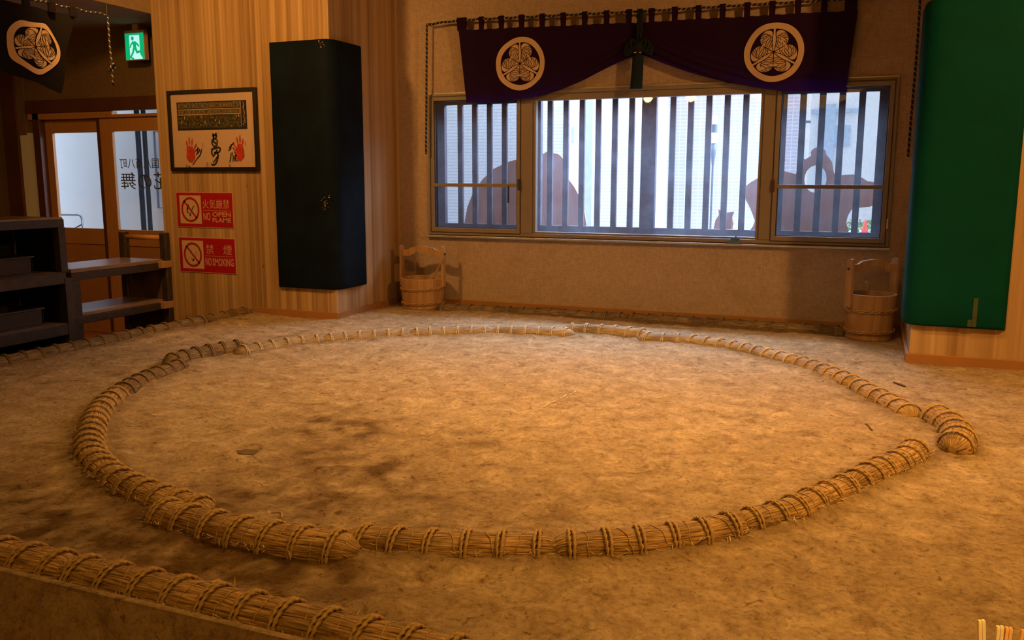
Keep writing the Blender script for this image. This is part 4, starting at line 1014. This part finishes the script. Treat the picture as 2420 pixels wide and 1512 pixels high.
bucket(2.185, 3.08, .190, .212, .395, .62, .695, 'wooden pail with an arched handle in the corner beside the green padded pillar', 'thin wooden ladle handle leaning inside the right pail', hw=.085)
ladle_pts = [[(-.05, 0, .16), (.15, -.05, .33), (.27, -.02, .56)], [(-.05, 0, .16), (-.10, .01, .10)]]
bucket(-2.245, 3.215, .218, .236, .325, .05, .665, 'wooden pail with a curved handle in the left corner under the window', 'thin ladle handle leaning over the rim of the left pail', hw=.06)

# ------------------------------------------------------------------ framed print, signs
FY = 2.2
pf = thing('framed_print', (-4.05, FY, 1.43), 'black framed board with two red handprints and brush writing on the panelled wall', 'picture')
mb = MB(); frame_rect(mb, -4.61, -3.50, 1.437, 2.243, .036, FY-.04, FY-.002, .004); mb.build('frame', 'frameblack', pf)
MB().box(-4.58, -3.53, FY-.02, FY-.004, 1.465, 2.215).build('mount_board', 'mount', pf)
yy = FY-.022
def rect(mb, x0, x1, z0, z1, y): mb.add([(x0, y, z0), (x1, y, z0), (x1, y, z1), (x0, y, z1)], [(0, 1, 2, 3)])
mb = MB(); rect(mb, -4.50, -3.625, 1.845, 2.125, yy); mb.build('print_border', 'ink', pf)
mb = MB(); rect(mb, -4.49, -3.70, 1.865, 1.995, yy-.001); mb.build('print_crowd', 'print', pf)
mb = MB(); rect(mb, -4.49, -3.70, 2.005, 2.045, yy-.001); rect(mb, -4.49, -3.70, 2.062, 2.115, yy-.001); mb.build('print_rows', 'rows', pf)
mb = MB(); rect(mb, -4.49, -3.70, 1.996, 2.002, yy-.002); rect(mb, -4.49, -3.70, 2.047, 2.053, yy-.002); rect(mb, -3.695, -3.691, 1.87, 2.115, yy-.002)
rd = random.Random(2)
for k in range(9): x = rd.uniform(-4.47, -3.72); z = rd.uniform(1.87, 1.97); rect(mb, x, x+.008, z, z+rd.uniform(.015, .035), yy-.002)
for k in range(26): z = 1.88+k*.009; x = -3.675+rd.uniform(0, .02); rect(mb, x, x+rd.uniform(.006, .02), z, z+.004, yy-.002)
mb.build('print_lines', 'signwhite', pf)
def blob(mb, cx, cz, rx, rz, y, rot=0, seed=0, n=18, jit=.1):
    rd = random.Random(seed); pts = []
    for i in range(n):
        a = 2*PI*i/n; k = 1+rd.uniform(-jit, jit); u = rx*k*math.cos(a); v = rz*k*math.sin(a); pts.append((cx+u*math.cos(rot)-v*math.sin(rot), cz+u*math.sin(rot)+v*math.cos(rot)))
    mb.poly(pts, lambda a, b_: (a, y, b_))
def hand(cx, cz, s, mir):
    mb = MB()
    blob(mb, cx-mir*.004, cz-.055, .046*s, .062*s, yy-.001, 0, 3); blob(mb, cx-mir*.018, cz-.02, .030*s, .05*s, yy-.0012, .1, 4)
    for dx, dz, l_, r_ in ((-.038, .045, .026, .14), (-.012, .066, .034, .03), (.016, .058, .030, -.14), (.046, .020, .030, -.55)):
        blob(mb, cx+mir*dx*s, cz+dz*s, .0075*s, l_*s, yy-.0014, mir*r_, int(abs(dx)*1e4), 12, .12)
        blob(mb, cx+mir*dx*s*.8, cz+(dz-l_*1.45)*s, .006*s, .012*s, yy-.0014, mir*r_, int(abs(dx)*1e3), 10, .12)
    mb.build('red_handprint', 'redink', pf)
hand(-4.345, 1.655, 1.25, 1); hand(-3.735, 1.665, 1.25, -1)
def brush(mb, pts, w0, w1, y):
    n = len(pts); vs = []
    for i in range(n):
        p = Vector(pts[i]); t = (Vector(pts[min(i+1, n-1)])-Vector(pts[max(i-1, 0)])).normalized(); nn = Vector((-t.y, t.x)); w = w0+(w1-w0)*i/(n-1); w *= .75+.5*abs(math.sin(i*1.7))
        for s in (-1, 1): q = p+nn*w*s; vs.append((q.x, y, q.y))
    mb.add(vs, [(2*i, 2*i+1, 2*i+3, 2*i+2) for i in range(n-1)])
mb = MB(); c = Vector((-4.03, 1.66))
for st_, w in (([(-.03, .12), (-.01, .13), (.02, .14)], .009), ([(-.02, .15), (-.015, .10), (-.02, .06)], .010), ([(.015, .155), (.02, .12), (.01, .10)], .010),
            ([(-.035, .09), (-.04, .05), (-.02, .02), (.02, .03), (.03, .08), (.0, .10), (-.03, .09)], .008), ([(-.015, .06), (.012, .065)], .006), ([(-.01, .045), (.015, .05)], .005),
            ([(-.05, -.01), (-.02, .0), (.04, .012), (.065, .0), (.05, -.03), (.02, -.045)], .009), ([(-.045, -.01), (-.05, -.05), (-.03, -.07)], .009),
            ([(.02, -.01), (-.005, -.05), (-.04, -.085)], .007), ([(-.02, -.045), (.02, -.04), (.03, -.07), (.015, -.12), (-.01, -.155), (-.05, -.165), (-.06, -.15)], .010), ([(.02, -.08), (-.01, -.115), (-.04, -.14)], .006)):
    P = [(c.x+a, c.y+b_) for a, b_ in st_]; Q = []
    for i in range(len(P)-1):
        for k in range(4): t = k/4; Q.append((P[i][0]*(1-t)+P[i+1][0]*t, P[i][1]*(1-t)+P[i+1][1]*t))
    Q.append(P[-1]); brush(mb, Q, w, w*.7, yy-.003)
mb.build('brush_character', 'ink', pf)
mb = MB()
for st_ in ([(-4.29, 1.635), (-4.25, 1.66), (-4.225, 1.655), (-4.26, 1.61)], [(-4.25, 1.68), (-4.26, 1.62), (-4.28, 1.60)], [(-4.20, 1.66), (-4.225, 1.60), (-4.27, 1.56), (-4.33, 1.50)], [(-4.235, 1.65), (-4.22, 1.62)], [(-4.36, 1.475), (-4.385, 1.435+.05)],
            [(-3.86, 1.66), (-3.83, 1.69), (-3.79, 1.715)], [(-3.825, 1.70), (-3.84, 1.655), (-3.87, 1.635)], [(-3.815, 1.67), (-3.79, 1.645)], [(-3.835, 1.62), (-3.845, 1.56), (-3.86, 1.52)], [(-3.82, 1.62), (-3.81, 1.57), (-3.82, 1.53)], [(-3.80, 1.63), (-3.775, 1.60), (-3.80, 1.56), (-3.76, 1.53)], [(-3.795, 1.59), (-3.765, 1.585)], [(-3.78, 1.57), (-3.80, 1.53)]):
    brush(mb, st_, .0055, .004, yy-.004)
mb.build('brush_signature', 'ink', pf)
mb = MB()
for x, z, w, h in ((-4.145, 1.50, .014, .03), (-4.19, 1.70, .006, .022), (-3.655, 1.71, .006, .022), (-4.41, 1.49, .012, .014), (-3.86, 1.49, .012, .014)):
    for k in range(4):
        rect(mb, x-w, x+w, z-h+2*h*k/4, z-h+2*h*(k+.6)/4, yy-.001)
mb.build('stamp', 'seal', pf)

def ring2(mb, cx, cz, rx, rz, w, y, n=48):
    vs = []
    for i in range(n):
        a = 2*PI*i/n
        vs += [(cx+rx*math.cos(a), y, cz+rz*math.sin(a)), (cx+(rx-w)*math.cos(a), y, cz+(rz-w)*math.sin(a))]
    mb.add(vs, [(2*i, 2*((i+1) % n), 2*((i+1) % n)+1, 2*i+1) for i in range(n)])
def sign(x0, x1, z0, z1, label, kind):
    t = thing('warning_sign', ((x0+x1)/2, FY, z0), label, 'sign')
    MB().box(x0, x1, FY-.008, FY-.001, z0, z1, .001).build('sign_edge', 'signtext', t)
    MB().box(x0+.007, x1-.007, FY-.0095, FY-.007, z0+.007, z1-.007).build('sign_plate', 'signred', t)
    y = FY-.0105; px0 = x0+.045; px1 = x0+.325; pz0 = z0+.04; pz1 = z1-.035
    mb = MB(); rect(mb, px0, px1, pz0, pz1, y); mb.build('pictogram_field', 'signwhite', t)
    cx, cz = (px0+px1)/2, (pz0+pz1)/2; rx = .118; rz = .128
    mb = MB(); ring2(mb, cx, cz, rx, rz, .021, y-.003)
    a = Vector((-rx*.70, rz*.70)); b_ = Vector((rx*.70, -rz*.70)); d = (b_-a).normalized(); nn = Vector((-d.y, d.x))*.009
    mb.add([(cx+p.x, y-.003, cz+p.y) for p in (a-nn, a+nn, b_+nn, b_-nn)], [(0, 1, 2, 3)]); mb.build('prohibition_ring', 'signred', t)
    mb = MB(); 
    def pl(pts, l=1): mb.poly([(cx+a*.001, cz+b_*.001) for a, b_ in pts], lambda u, v: (u, y-.001*l, v))
    if kind == 'fire':
        pl([(-50, 10), (-42, 30), (-45, 45), (-30, 40), (-28, 60), (-15, 40), (-12, 20), (-25, 10), (-38, -10), (-30, -30), (-20, -38), (-34, -40), (-50, -25)])
        pl([(-20, -60), (-8, -72), (6, -55), (-4, -42), (8, -30), (-6, -32), (-16, -38), (-12, -50)]); pl([(12, -4), (44, 44), (52, 38), (22, -8)]); pl([(16, 0), (42, 40), (50, 36), (22, -3)], 1.2)
    else:
        pl([(-8, -72), (8, -70), (14, -48), (0, -40), (-12, -50)]); pl([(-22, -20), (-30, -38), (-18, -46), (-16, -42), (-26, -34)])
        brush(mb, [(cx+.010, cz-.030), (cx+.036, cz+.022), (cx+.044, cz+.036), (cx+.054, cz+.034), (cx+.054, cz+.020), (cx+.024, cz-.036)], .0012, .0012, y-.001)
        brush(mb, [(cx-.045, cz+.018), (cx-.038, cz+.038), (cx-.018, cz+.042), (cx-.010, cz+.028), (cx-.016, cz+.010)], .001, .001, y-.001)
    mb.build('pictogram', 'signfigure', t)
    tx0 = x0+.345; tx1 = x1-.045; H_ = z1-z0
    if kind == 'fire':
        text_mesh('火気厳禁', tx0, tx1, z0+H_*.54, z0+H_*.80, y, 'sign_text', 'signtext', t)
        text_mesh('NO', tx0+.004, tx0+.095, z0+H_*.21, z0+H_*.43, y, 'sign_text', 'signtext', t, bold=.018)
        text_mesh('OPEN', tx0+.12, tx1+.012, z0+H_*.32, z0+H_*.45, y, 'sign_text', 'signtext', t, bold=.018)
        text_mesh('FLAME', tx0+.12, tx1+.012, z0+H_*.165, z0+H_*.285, y, 'sign_text', 'signtext', t, bold=.018)
    else:
        text_mesh('禁', tx0+.01, tx0+.115, z0+H_*.54, z0+H_*.81, y, 'sign_text', 'signtext', t)
        text_mesh('煙', tx1-.11, tx1-.0, z0+H_*.54, z0+H_*.81, y, 'sign_text', 'signtext', t)
        text_mesh('NO', tx0, tx0+.078, z0+H_*.21, z0+H_*.44, y, 'sign_text', 'signtext', t, bold=.018)
        text_mesh('SMOKING', tx0+.092, tx1+.016, z0+H_*.21, z0+H_*.43, y, 'sign_text', 'signtext', t, bold=.018)
    mb = MB(); rect(mb, tx0, tx1+.006, z0+H_*.482, z0+H_*.492, y); mb.build('sign_rule', 'signtext', t)
sign(-4.59, -3.857, .857, 1.222, 'red sign reading no open flame, the upper of two on the panelled wall', 'fire')
sign(-4.59, -3.853, .388, .756, 'red sign reading no smoking, the lower of two on the panelled wall', 'smoke')

# ------------------------------------------------------------------ entrance at the far left
DY = 2.8
mb = MB(); mb.box(-9.3, -7.62, DY, DY+.1, -.5, 3.05); mb.box(-7.62, -5.2+.45, DY, DY+.1, 2.27, 3.05); mb.box(-7.62, -7.5, DY, DY+.1, -.5, .85); mb.box(-7.62, -7.30, DY, DY+.1, 1.88, 2.27); mb.box(-7.55, -7.27, DY, DY+.1, -.5, .85)
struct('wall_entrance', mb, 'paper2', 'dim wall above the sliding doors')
mb = MB(); mb.box(-7.34, -4.75, DY-.05, DY+.0, 2.125, 2.275, .005); struct('trim_4', mb, 'darkbeam', 'dark lintel over the sliding doors')
mb = MB(); mb.box(-7.34, -4.75, DY-.03, DY+.11, 2.052, 2.085, .003); mb.box(-7.34, -6.0, DY-.03, DY+.05, 2.0855, 2.1245, .0); struct('trim_5', mb, 'doorwood', 'thin wooden head rail over the sliding doors')
mb = MB(); mb.box(-7.275, -7.165, DY-.03, DY+.12, -.5, 2.13, .006); mb.box(-7.76, -7.525, DY-.04, DY+.03, -.5, 3.02, .006); mb.box(-8.3, -8.0, DY-.10, DY+.0, -.5, 3.0); struct('trim_6', mb, 'darkbeam', 'dark posts left of the sliding doors')
mb = MB(); mb.box(-7.54, -7.27, DY-.006, DY+.03, .82, 1.9); struct('window_4', mb, 'vest', 'narrow pale panel between the dark posts')
mb = MB(); mb.box(-7.60, -7.40, DY-.02, DY+.02, 1.88, 2.7); struct('trim_7', mb, 'paper2', 'plaster strip')
def door(nm, x0, x1, y, gx0, gx1, label):
    t = thing(nm, ((x0+x1)/2, y, -.5), label); t['kind'] = 'structure'
    z0, z1 = -.499, 2.055; g0, g1 = .765, 1.895; T_ = .04
    mb = MB(); mb.box(x0, gx0, y, y+T_, z0, z1, .004); mb.box(gx1, x1, y, y+T_, z0, z1, .004); mb.box(gx0, gx1, y, y+T_, g1, z1, .003); mb.box(gx0, gx1, y, y+T_, .575, g0, .003); mb.box(gx0, gx1, y, y+T_, z0, -.32, .003)
    mb.build('door_frame', 'doorwood', t)
    MB().box(gx0, gx1, y+.014, y+.028, -.32, .575).build('door_panel', 'doorpanel', t)
    MB().box(gx0, gx1, y+.018, y+.022, g0, g1).build('glass_pane', 'glassdoor', t)
    return t
d1 = door('door_1', -7.18, -6.20, DY+.055, -7.06, -6.31, 'left sliding door of orange wood with a tall glass pane')
d2 = door('door_2', -6.26, -4.78, DY+.005, -6.055, -4.93, 'right sliding door of orange wood with reversed lettering on the glass')
MB().box(-6.27, -6.235, DY-.01, DY+.004, -.49, 2.05).build('closing_strip', 'darkbeam', d2)
p = [at_y(x, y, DY+.02) for x, y in ((277, 378), (372, 372), (277, 398), (279, 408), (372, 446))]
zt, zb = 1.585, 1.475
text_mesh('両国八百八町', -5.985, -5.985+.118*6, zb, zt, DY+.0225, 'glass_lettering', 'glasstext', d2, mirror=True, bold=.004)
text_mesh('花の舞', -5.985, -5.985+.24*3, 1.235, 1.43, DY+.0225, 'glass_lettering', 'glasstext', d2, mirror=True)
# vestibule outside the doors
struct('wall_vestibule', MB().box(-12, -4.9, 4.6, 4.7, -.6, 4.5), 'vest', 'pale wall outside the sliding doors')
MB().box(-12, -12, 0, 0, 0, 0)
dr = thing('entrance_panel', (-5.6, 4.3, -.6), 'dark edged glass door leaf outside behind the right sliding door', 'door')
mb = MB()
for px, w in ((331, .008), (337, .004), (347, .006), (352, .003)): q = at_y(px, 400, 4.5); mb.box(q.x-w, q.x+w, 4.46, 4.5, -.6, 2.9)
mb.build('edge', 'black', dr)
q = at_y(373, 400, 4.5); mb = MB(); frame_rect(mb, q.x-.02, q.x+.5, .95, 2.0, .012, 4.47, 4.5, 0); o = mb.build('glass_outline', 'lampdark', dr)
q0 = at_y(138, 507, 3.6); q1 = at_y(193, 507, 3.6)
ch = thing('folding_chair', ((q0.x+q1.x)/2, 3.6, -.6), 'steel tube chair back just outside the left sliding door', 'chair')
zt = q0.z; pts = [(q0.x, 3.6, -.5), (q0.x, 3.6, zt-.06), (q0.x+.02, 3.6, zt-.015), (q0.x+.06, 3.6, zt), (q1.x-.06, 3.6, zt), (q1.x-.02, 3.6, zt-.015), (q1.x, 3.6, zt-.06), (q1.x, 3.6, -.5)]
MB().tube(pts, .012, 8).build('back_frame', 'steel', ch, True)
MB().tube([(q0.x, 3.6, zt-.17), ((q0.x+q1.x)/2, 3.63, zt-.19), (q1.x, 3.6, zt-.12)], .010, 8).build('cross_bar', 'steel', ch, True)
MB().box(q0.x, q1.x, 3.2, 3.6, -.12, -.08, .01).build('seat', 'steel', ch)
for x in (q0.x+.01, q1.x-.01): MB().tube([(x, 3.22, -.5), (x, 3.22, -.1)], .012, 8).build('leg', 'steel', ch)
# exit sign
ex = thing('exit_sign', (-5.6, DY-.18, 3.0), 'green lit emergency exit sign hanging above the sliding doors', 'sign')
ey = DY-.2; ex0, ex1 = at_y(296, 108, ey).x, at_y(340, 108, ey).x; ez0, ez1 = at_y(318, 141, ey).z, at_y(318, 78, ey).z
MB().box(ex0-.008, ex1+.008, ey+.002, ey+.06, ez0-.006, ez1+.03, .006).build('housing', 'signwhite', ex)
mb = MB(); rect(mb, ex0, ex1, ez0, ez1, ey); mb.build('green_face', 'exitg', ex)
w_, h_ = ex1-ex0, ez1-ez0
def E_(u, v, l=1): return (ex0+w_*u, ey-.0015*l, ez0+h_*v)
mb = MB(); mb.poly([(.24, .02), (.24, .92), (.78, .92), (.78, .20), (.92, .02)], lambda a, b_: E_(a, b_, 1)); mb.build('white_doorway', 'exitw', ex)
mb = MB()
mb.poly([(.42+.075*math.cos(k), .80+.075*math.sin(k)) for k in [2*PI*i/14 for i in range(14)]], lambda a, b_: E_(a, b_, 2))
for pts in ([(.40, .70), (.60, .68), (.60, .46), (.44, .46)], [(.42, .70), (.28, .58), (.24, .46), (.31, .45), (.35, .55), (.46, .62)], [(.58, .68), (.70, .60), (.78, .50), (.72, .46), (.64, .54), (.56, .60)],
            [(.46, .48), (.60, .48), (.66, .32), (.86, .36), (.86, .27), (.60, .22), (.52, .36)], [(.44, .50), (.54, .46), (.46, .26), (.30, .06), (.22, .10), (.36, .28)], [(.22, .10), (.30, .04), (.44, .0), (.46, .05), (.34, .10)]):
    mb.poly(pts, lambda a, b_: E_(a, b_, 2))
mb.build('running_figure', 'exitg', ex)
MB().box((ex0+ex1)/2-.04, (ex0+ex1)/2+.04, ey+.02, ey+.05, ez1+.03, 3.02).build('ceiling_mount', 'signwhite', ex)

# ------------------------------------------------------------------ dark wooden furniture left of the ring
ct = thing('serving_cart', (-4.35, .9, -.5), 'low dark two-shelf wooden cart with tall rear posts, against the panelled wall', 'cart')
bx0, bx1, by0, by1 = -4.62, -4.10, .40, 1.44
MB().box(bx0, bx1, by0, by1, .565, .60, .005).build('cart_top', 'topwood', ct)
MB().box(bx0+.02, bx1-.02, by0+.02, by1, .185, .215, .004).build('lower_shelf', 'topwood', ct)
mb = MB(); mb.box(bx1-.03, bx1+.004, by0, by1, .50, .564, .003); mb.box(bx0, bx1, by0-.004, by0+.03, .50, .564, .003); mb.box(bx1-.03, bx1+.004, by0, by1, .12, .184, .003); mb.box(bx0, bx1, by0, by0+.03, .12, .184, .003); mb.build('rail', 'darkwood', ct)
for x, y in ((bx1-.05, by0), (bx0, by0)): MB().box(x, x+.05, y, y+.085, -.5, .50, .004).build('leg', 'darkwood', ct)
for x in (bx0-.02, bx1-.03): MB().box(x, x+.075, by1, by1+.07, -.5, .85, .012).build('rear_post', 'darkwood', ct)
MB().tube([(bx0+.04, by1+.035, .80), (bx1-.0, by1+.035, .80)], .024, 10).build('push_rail', 'doorwood', ct, True)
MB().box(bx0+.05, bx1-.03, by1+.02, by1+.04, .20, .56).build('rear_panel', 'brownpanel', ct)
MB().box(bx0+.05, bx1-.03, by1+.02, by1+.04, -.35, .12).build('rear_panel', 'trayw', ct)
MB().box(bx0+.02, bx0+.04, by0+.03, by0+.06, -.45, .5).build('side_panel', 'black', ct)
for z in (.52, .13): MB().box(bx1-.06, bx1+.05, by1-.06, by1+.075, z, z+.065, .003).build('tan_bracket', 'tanwood', ct)
sh = thing('tray_shelf', (-4.3, -.3, -.5), 'dark open wooden shelf holding trays at the left edge of the photo', 'shelf')
sx0, sx1, sy0, sy1 = -4.55, -4.0, -1.2, .25
MB().box(sx0, sx1, sy0, sy1+.02, 1.00, 1.045, .004).build('shelf_top', 'topwood', sh)
mb = MB(); mb.box(sx1-.03, sx1+.012, sy0, sy1+.02, .965, 1.03, .003); mb.build('top_rail', 'darkwood', sh)
for z in (.545, .12): 
    MB().box(sx0, sx1, sy0, sy1, z+.02, z+.05, .003).build('shelf_board', 'topwood', sh)
    MB().box(sx1-.03, sx1+.014, sy0, sy1, z-.045, z+.049, .004).build('shelf_rail', 'darkwood', sh)
MB().box(sx1-.05, sx1+.02, sy1-.045, sy1+.02, .60, .964, .004).build('corner_post', 'darkwood', sh)
MB().box(sx1-.05, sx1+.02, sy1-.02, sy1+.05, -.5, .545, .004).build('corner_post', 'darkwood', sh)
MB().box(sx0, sx0+.05, sy1-.045, sy1+.02, -.5, 1.0, .004).build('corner_post', 'darkwood', sh)
MB().box(sx0+.05, sx1-.05, sy1-.03, sy1-.015, -.45, 1.0).build('end_panel', 'black', sh)
MB().box(sx0, sx0+.015, -.33, sy1-.05, -.45, 1.0).build('back_panel', 'black', sh)
for (z, y1_, lab) in ((.595, .02, 'long dark wooden tray on the upper level of the shelf'), (.17, .08, 'long dark wooden tray on the lower level of the shelf')):
    t = thing('wooden_tray', (-4.2, -.5, z), lab, 'tray')
    mb = MB(); x0, x1, y0 = -4.48, -4.08, -1.1
    mb.box(x0, x1, y0, y1_, z, z+.015); mb.box(x1-.015, x1, y0, y1_, z+.015, z+.135, .003); mb.box(x0, x0+.015, y0, y1_, z+.015, z+.135); mb.box(x0, x1, y1_-.015, y1_, z+.015, z+.135); mb.build('tray_box', 'trayw', t)
    mb = MB(); mb.box(x1-.02, x1+.01, y0, y1_+.015, z+.136, z+.150, .003); mb.box(x0, x1, y1_-.01, y1_+.015, z+.136, z+.150, .003); mb.build('tray_rim', 'darkwood', t)
q = at_x(20, 706, -4.3)
o = MB().box(-4.62, -4.56, q.y-.03, q.y+.03, -.5, .42, .003).build('wooden_post', 'tanwood', None, loc=(-4.6, q.y, -.5)); tag(o, 'short pale wooden post standing behind the dark tray shelf', 'post')

# ------------------------------------------------------------------ chopsticks on a table in front of the camera
tb = thing('dining_table', (2.35, -3.8, -.5), 'wooden dining table just below the photo, in front of the camera', 'table')
MB().box(1.6, 3.3, -4.5, -3.32, .34, .375, .006).build('table_top', 'tanwood', tb)
for x in (1.65, 3.2):
    for y in (-4.45, -3.42): MB().box(x, x+.05, y, y+.05, -.5, .34, .004).build('leg', 'tanwood', tb)
hd = thing('chopstick_holder', (2.372, -3.40, .375), 'cup holding the pale chopsticks at the bottom right', 'holder')
MB().lathe([(0, .376), (.050, .376), (.058, .52), (.054, .52), (.046, .39), (0, .39)], (2.372, -3.40), 24).build('cup', 'darkwood', hd, True)
def stick(px0, py0, dep, w, lean, mat, label):
    d = CAM+ray(px0, py0)*dep; base = Vector((2.372+(d.x-2.372)*.35, -3.40+(d.y+3.40)*.4, .392)); top = d
    ax = (top-base).normalized(); r_ = RT.copy(); r_ = (r_-ax*r_.dot(ax)).normalized(); f_ = ax.cross(r_); 
    t = thing('chopsticks', base, label, 'chopsticks', 'disposable chopsticks in the holder')
    for s in (-1, 1):
        o = r_*s*w*.52; a = r_*w*.46; b_ = f_*w*.5; vs = []
        for p, k in ((base, .75), (top-ax*.004, 1), (top, .8)):
            vs += [p+o-a*k-b_*k, p+o+a*k-b_*k, p+o+a*k+b_*k, p+o-a*k+b_*k]
        fs = [(3, 2, 1, 0), (8, 9, 10, 11)]+[(4*j+i, 4*j+(i+1) % 4, 4*j+4+(i+1) % 4, 4*j+4+i) for j in range(2) for i in range(4)]
        MB().add(vs, fs).build('stick', mat, t)
stick(2319, 1465, 1.50, .0062, 0, 'chop', 'pair of pale chopsticks leaning left in the cup at the bottom right corner')
stick(2363, 1479, 1.50, .0062, 0, 'chop', 'upright pair of pale chopsticks in the cup at the bottom right corner')
stick(2384, 1482, 1.515, .0062, 0, 'chop2', 'amber coloured pair of chopsticks behind the upright pale pair')
stick(2422, 1488, 1.50, .0062, 0, 'chop2', 'pair of chopsticks cut by the right edge of the photo')

# ------------------------------------------------------------------ light
wd = bpy.data.worlds.new('World'); scene.world = wd; wd.use_nodes = True
bg = wd.node_tree.nodes['Background']; bg.inputs['Color'].default_value = (.72, .85, 1, 1); bg.inputs['Strength'].default_value = 2.4
def lamp(kind, name, loc, e, color, size=.3, target=None, spot=None, blend=.6, sy=None):
    d = bpy.data.lights.new(name, kind); d.energy = e; d.color = color
    if kind == 'AREA': d.size = size; d.shape = 'RECTANGLE' if sy else 'DISK'
    if sy: d.size_y = sy
    if kind in ('POINT', 'SPOT'): d.shadow_soft_size = size
    if kind == 'SPOT': d.spot_size = spot; d.spot_blend = blend
    o = bpy.data.objects.new(name, d); col.objects.link(o); o.location = loc
    if target is not None: o.rotation_euler = (Vector(target)-Vector(loc)).to_track_quat('-Z', 'Y').to_euler()
    return o
WARM = (1, .53, .155); WARM2 = (1, .45, .055); WARM3 = (1, .48, .11)
lamp('SPOT', 'ring_light', (-.3, .1, 3.45), 530, WARM, .12, (-.3, .15, 0), 1.95, 1.0)
lamp('SPOT', 'ring_light', (1.8, .1, 3.45), 300, WARM, .12, (1.8, .1, 0), 1.95, 1.0)
lamp('SPOT', 'side_light', (4.4, -.8, 3.3), 420, WARM3, .10, (.6, 2.4, .4), 2.3, .9)
lamp('SPOT', 'wall_light', (-2.9, -.4, 3.45), 280, WARM3, .12, (-3.5, 2.2, 1.9), 1.9, .9)
lamp('SPOT', 'front_light', (3.0, -2.4, 3.4), 270, WARM2, .15, (2.6, -1.7, 0), 1.8, 1.0)
lamp('AREA', 'room_fill', (1.0, -5.2, 3.4), 50, WARM2, 2.5, (1.6, -3.0, 0))
lamp('AREA', 'daylight_helper', (0, 5.95, 3.5), 1500, (.50, .70, 1), 6.5, (-.4, 2.2, .9), sy=1.1)  # lamp added outside, above the view, to strengthen light through the window
lamp('POINT', 'rear_bulb', (-2.95, -9.1, 3.3), 30, WARM, .10)
lamp('POINT', 'rear_bulb', (-1.97, -9.35, 3.3), 30, WARM, .10)
lamp('SPOT', 'chopstick_fill', (2.9, -4.3, 2.6), 230, WARM, .08, (2.37, -3.4, .5), .7, .8)  # added fill spot that brightens the chopsticks, no known lamp there
lamp('POINT', 'annex_light', (-6.2, -.8, 2.7), 22, WARM2, .15)
pt = lamp('AREA', 'window_portal', (0, W+.2, 1.5), 1, (1, 1, 1), 4.5, (0, 0, 1.5), sy=1.5); pt.data.cycles.is_portal = True

# ------------------------------------------------------------------ camera
cd = bpy.data.cameras.new('camera'); cam = bpy.data.objects.new('camera', cd); col.objects.link(cam)
cd.sensor_width = 36; cd.sensor_fit = 'HORIZONTAL'; cd.lens = F/2420*36; cd.clip_start = .02; cd.clip_end = 200
m = Matrix((RT, UP, -FW)).transposed().to_4x4(); m.translation = CAM; cam.matrix_world = m
scene.camera = cam
scene.view_settings.view_transform = 'Standard'; scene.view_settings.look = 'None'; scene.view_settings.exposure = 0
scene.cycles.use_denoising = True
scene.cycles.max_bounces = 8; scene.cycles.diffuse_bounces = 4; scene.cycles.transparent_max_bounces = 16
scene.cycles.sample_clamp_indirect = 6

# ------------------------------------------------------------------ bring to metres
done = set()
for o in list(scene.objects):
    o.location = o.location*SC
    if o.type == 'MESH' and o.data.name not in done:
        done.add(o.data.name); o.data.transform(Matrix.Scale(SC, 4))
    if o.type == 'LIGHT':
        o.data.energy *= SC*SC
        if o.data.type == 'AREA': o.data.size *= SC; o.data.size_y *= SC
        else: o.data.shadow_soft_size *= SC
    if '_base' in o.keys(): del o['_base']
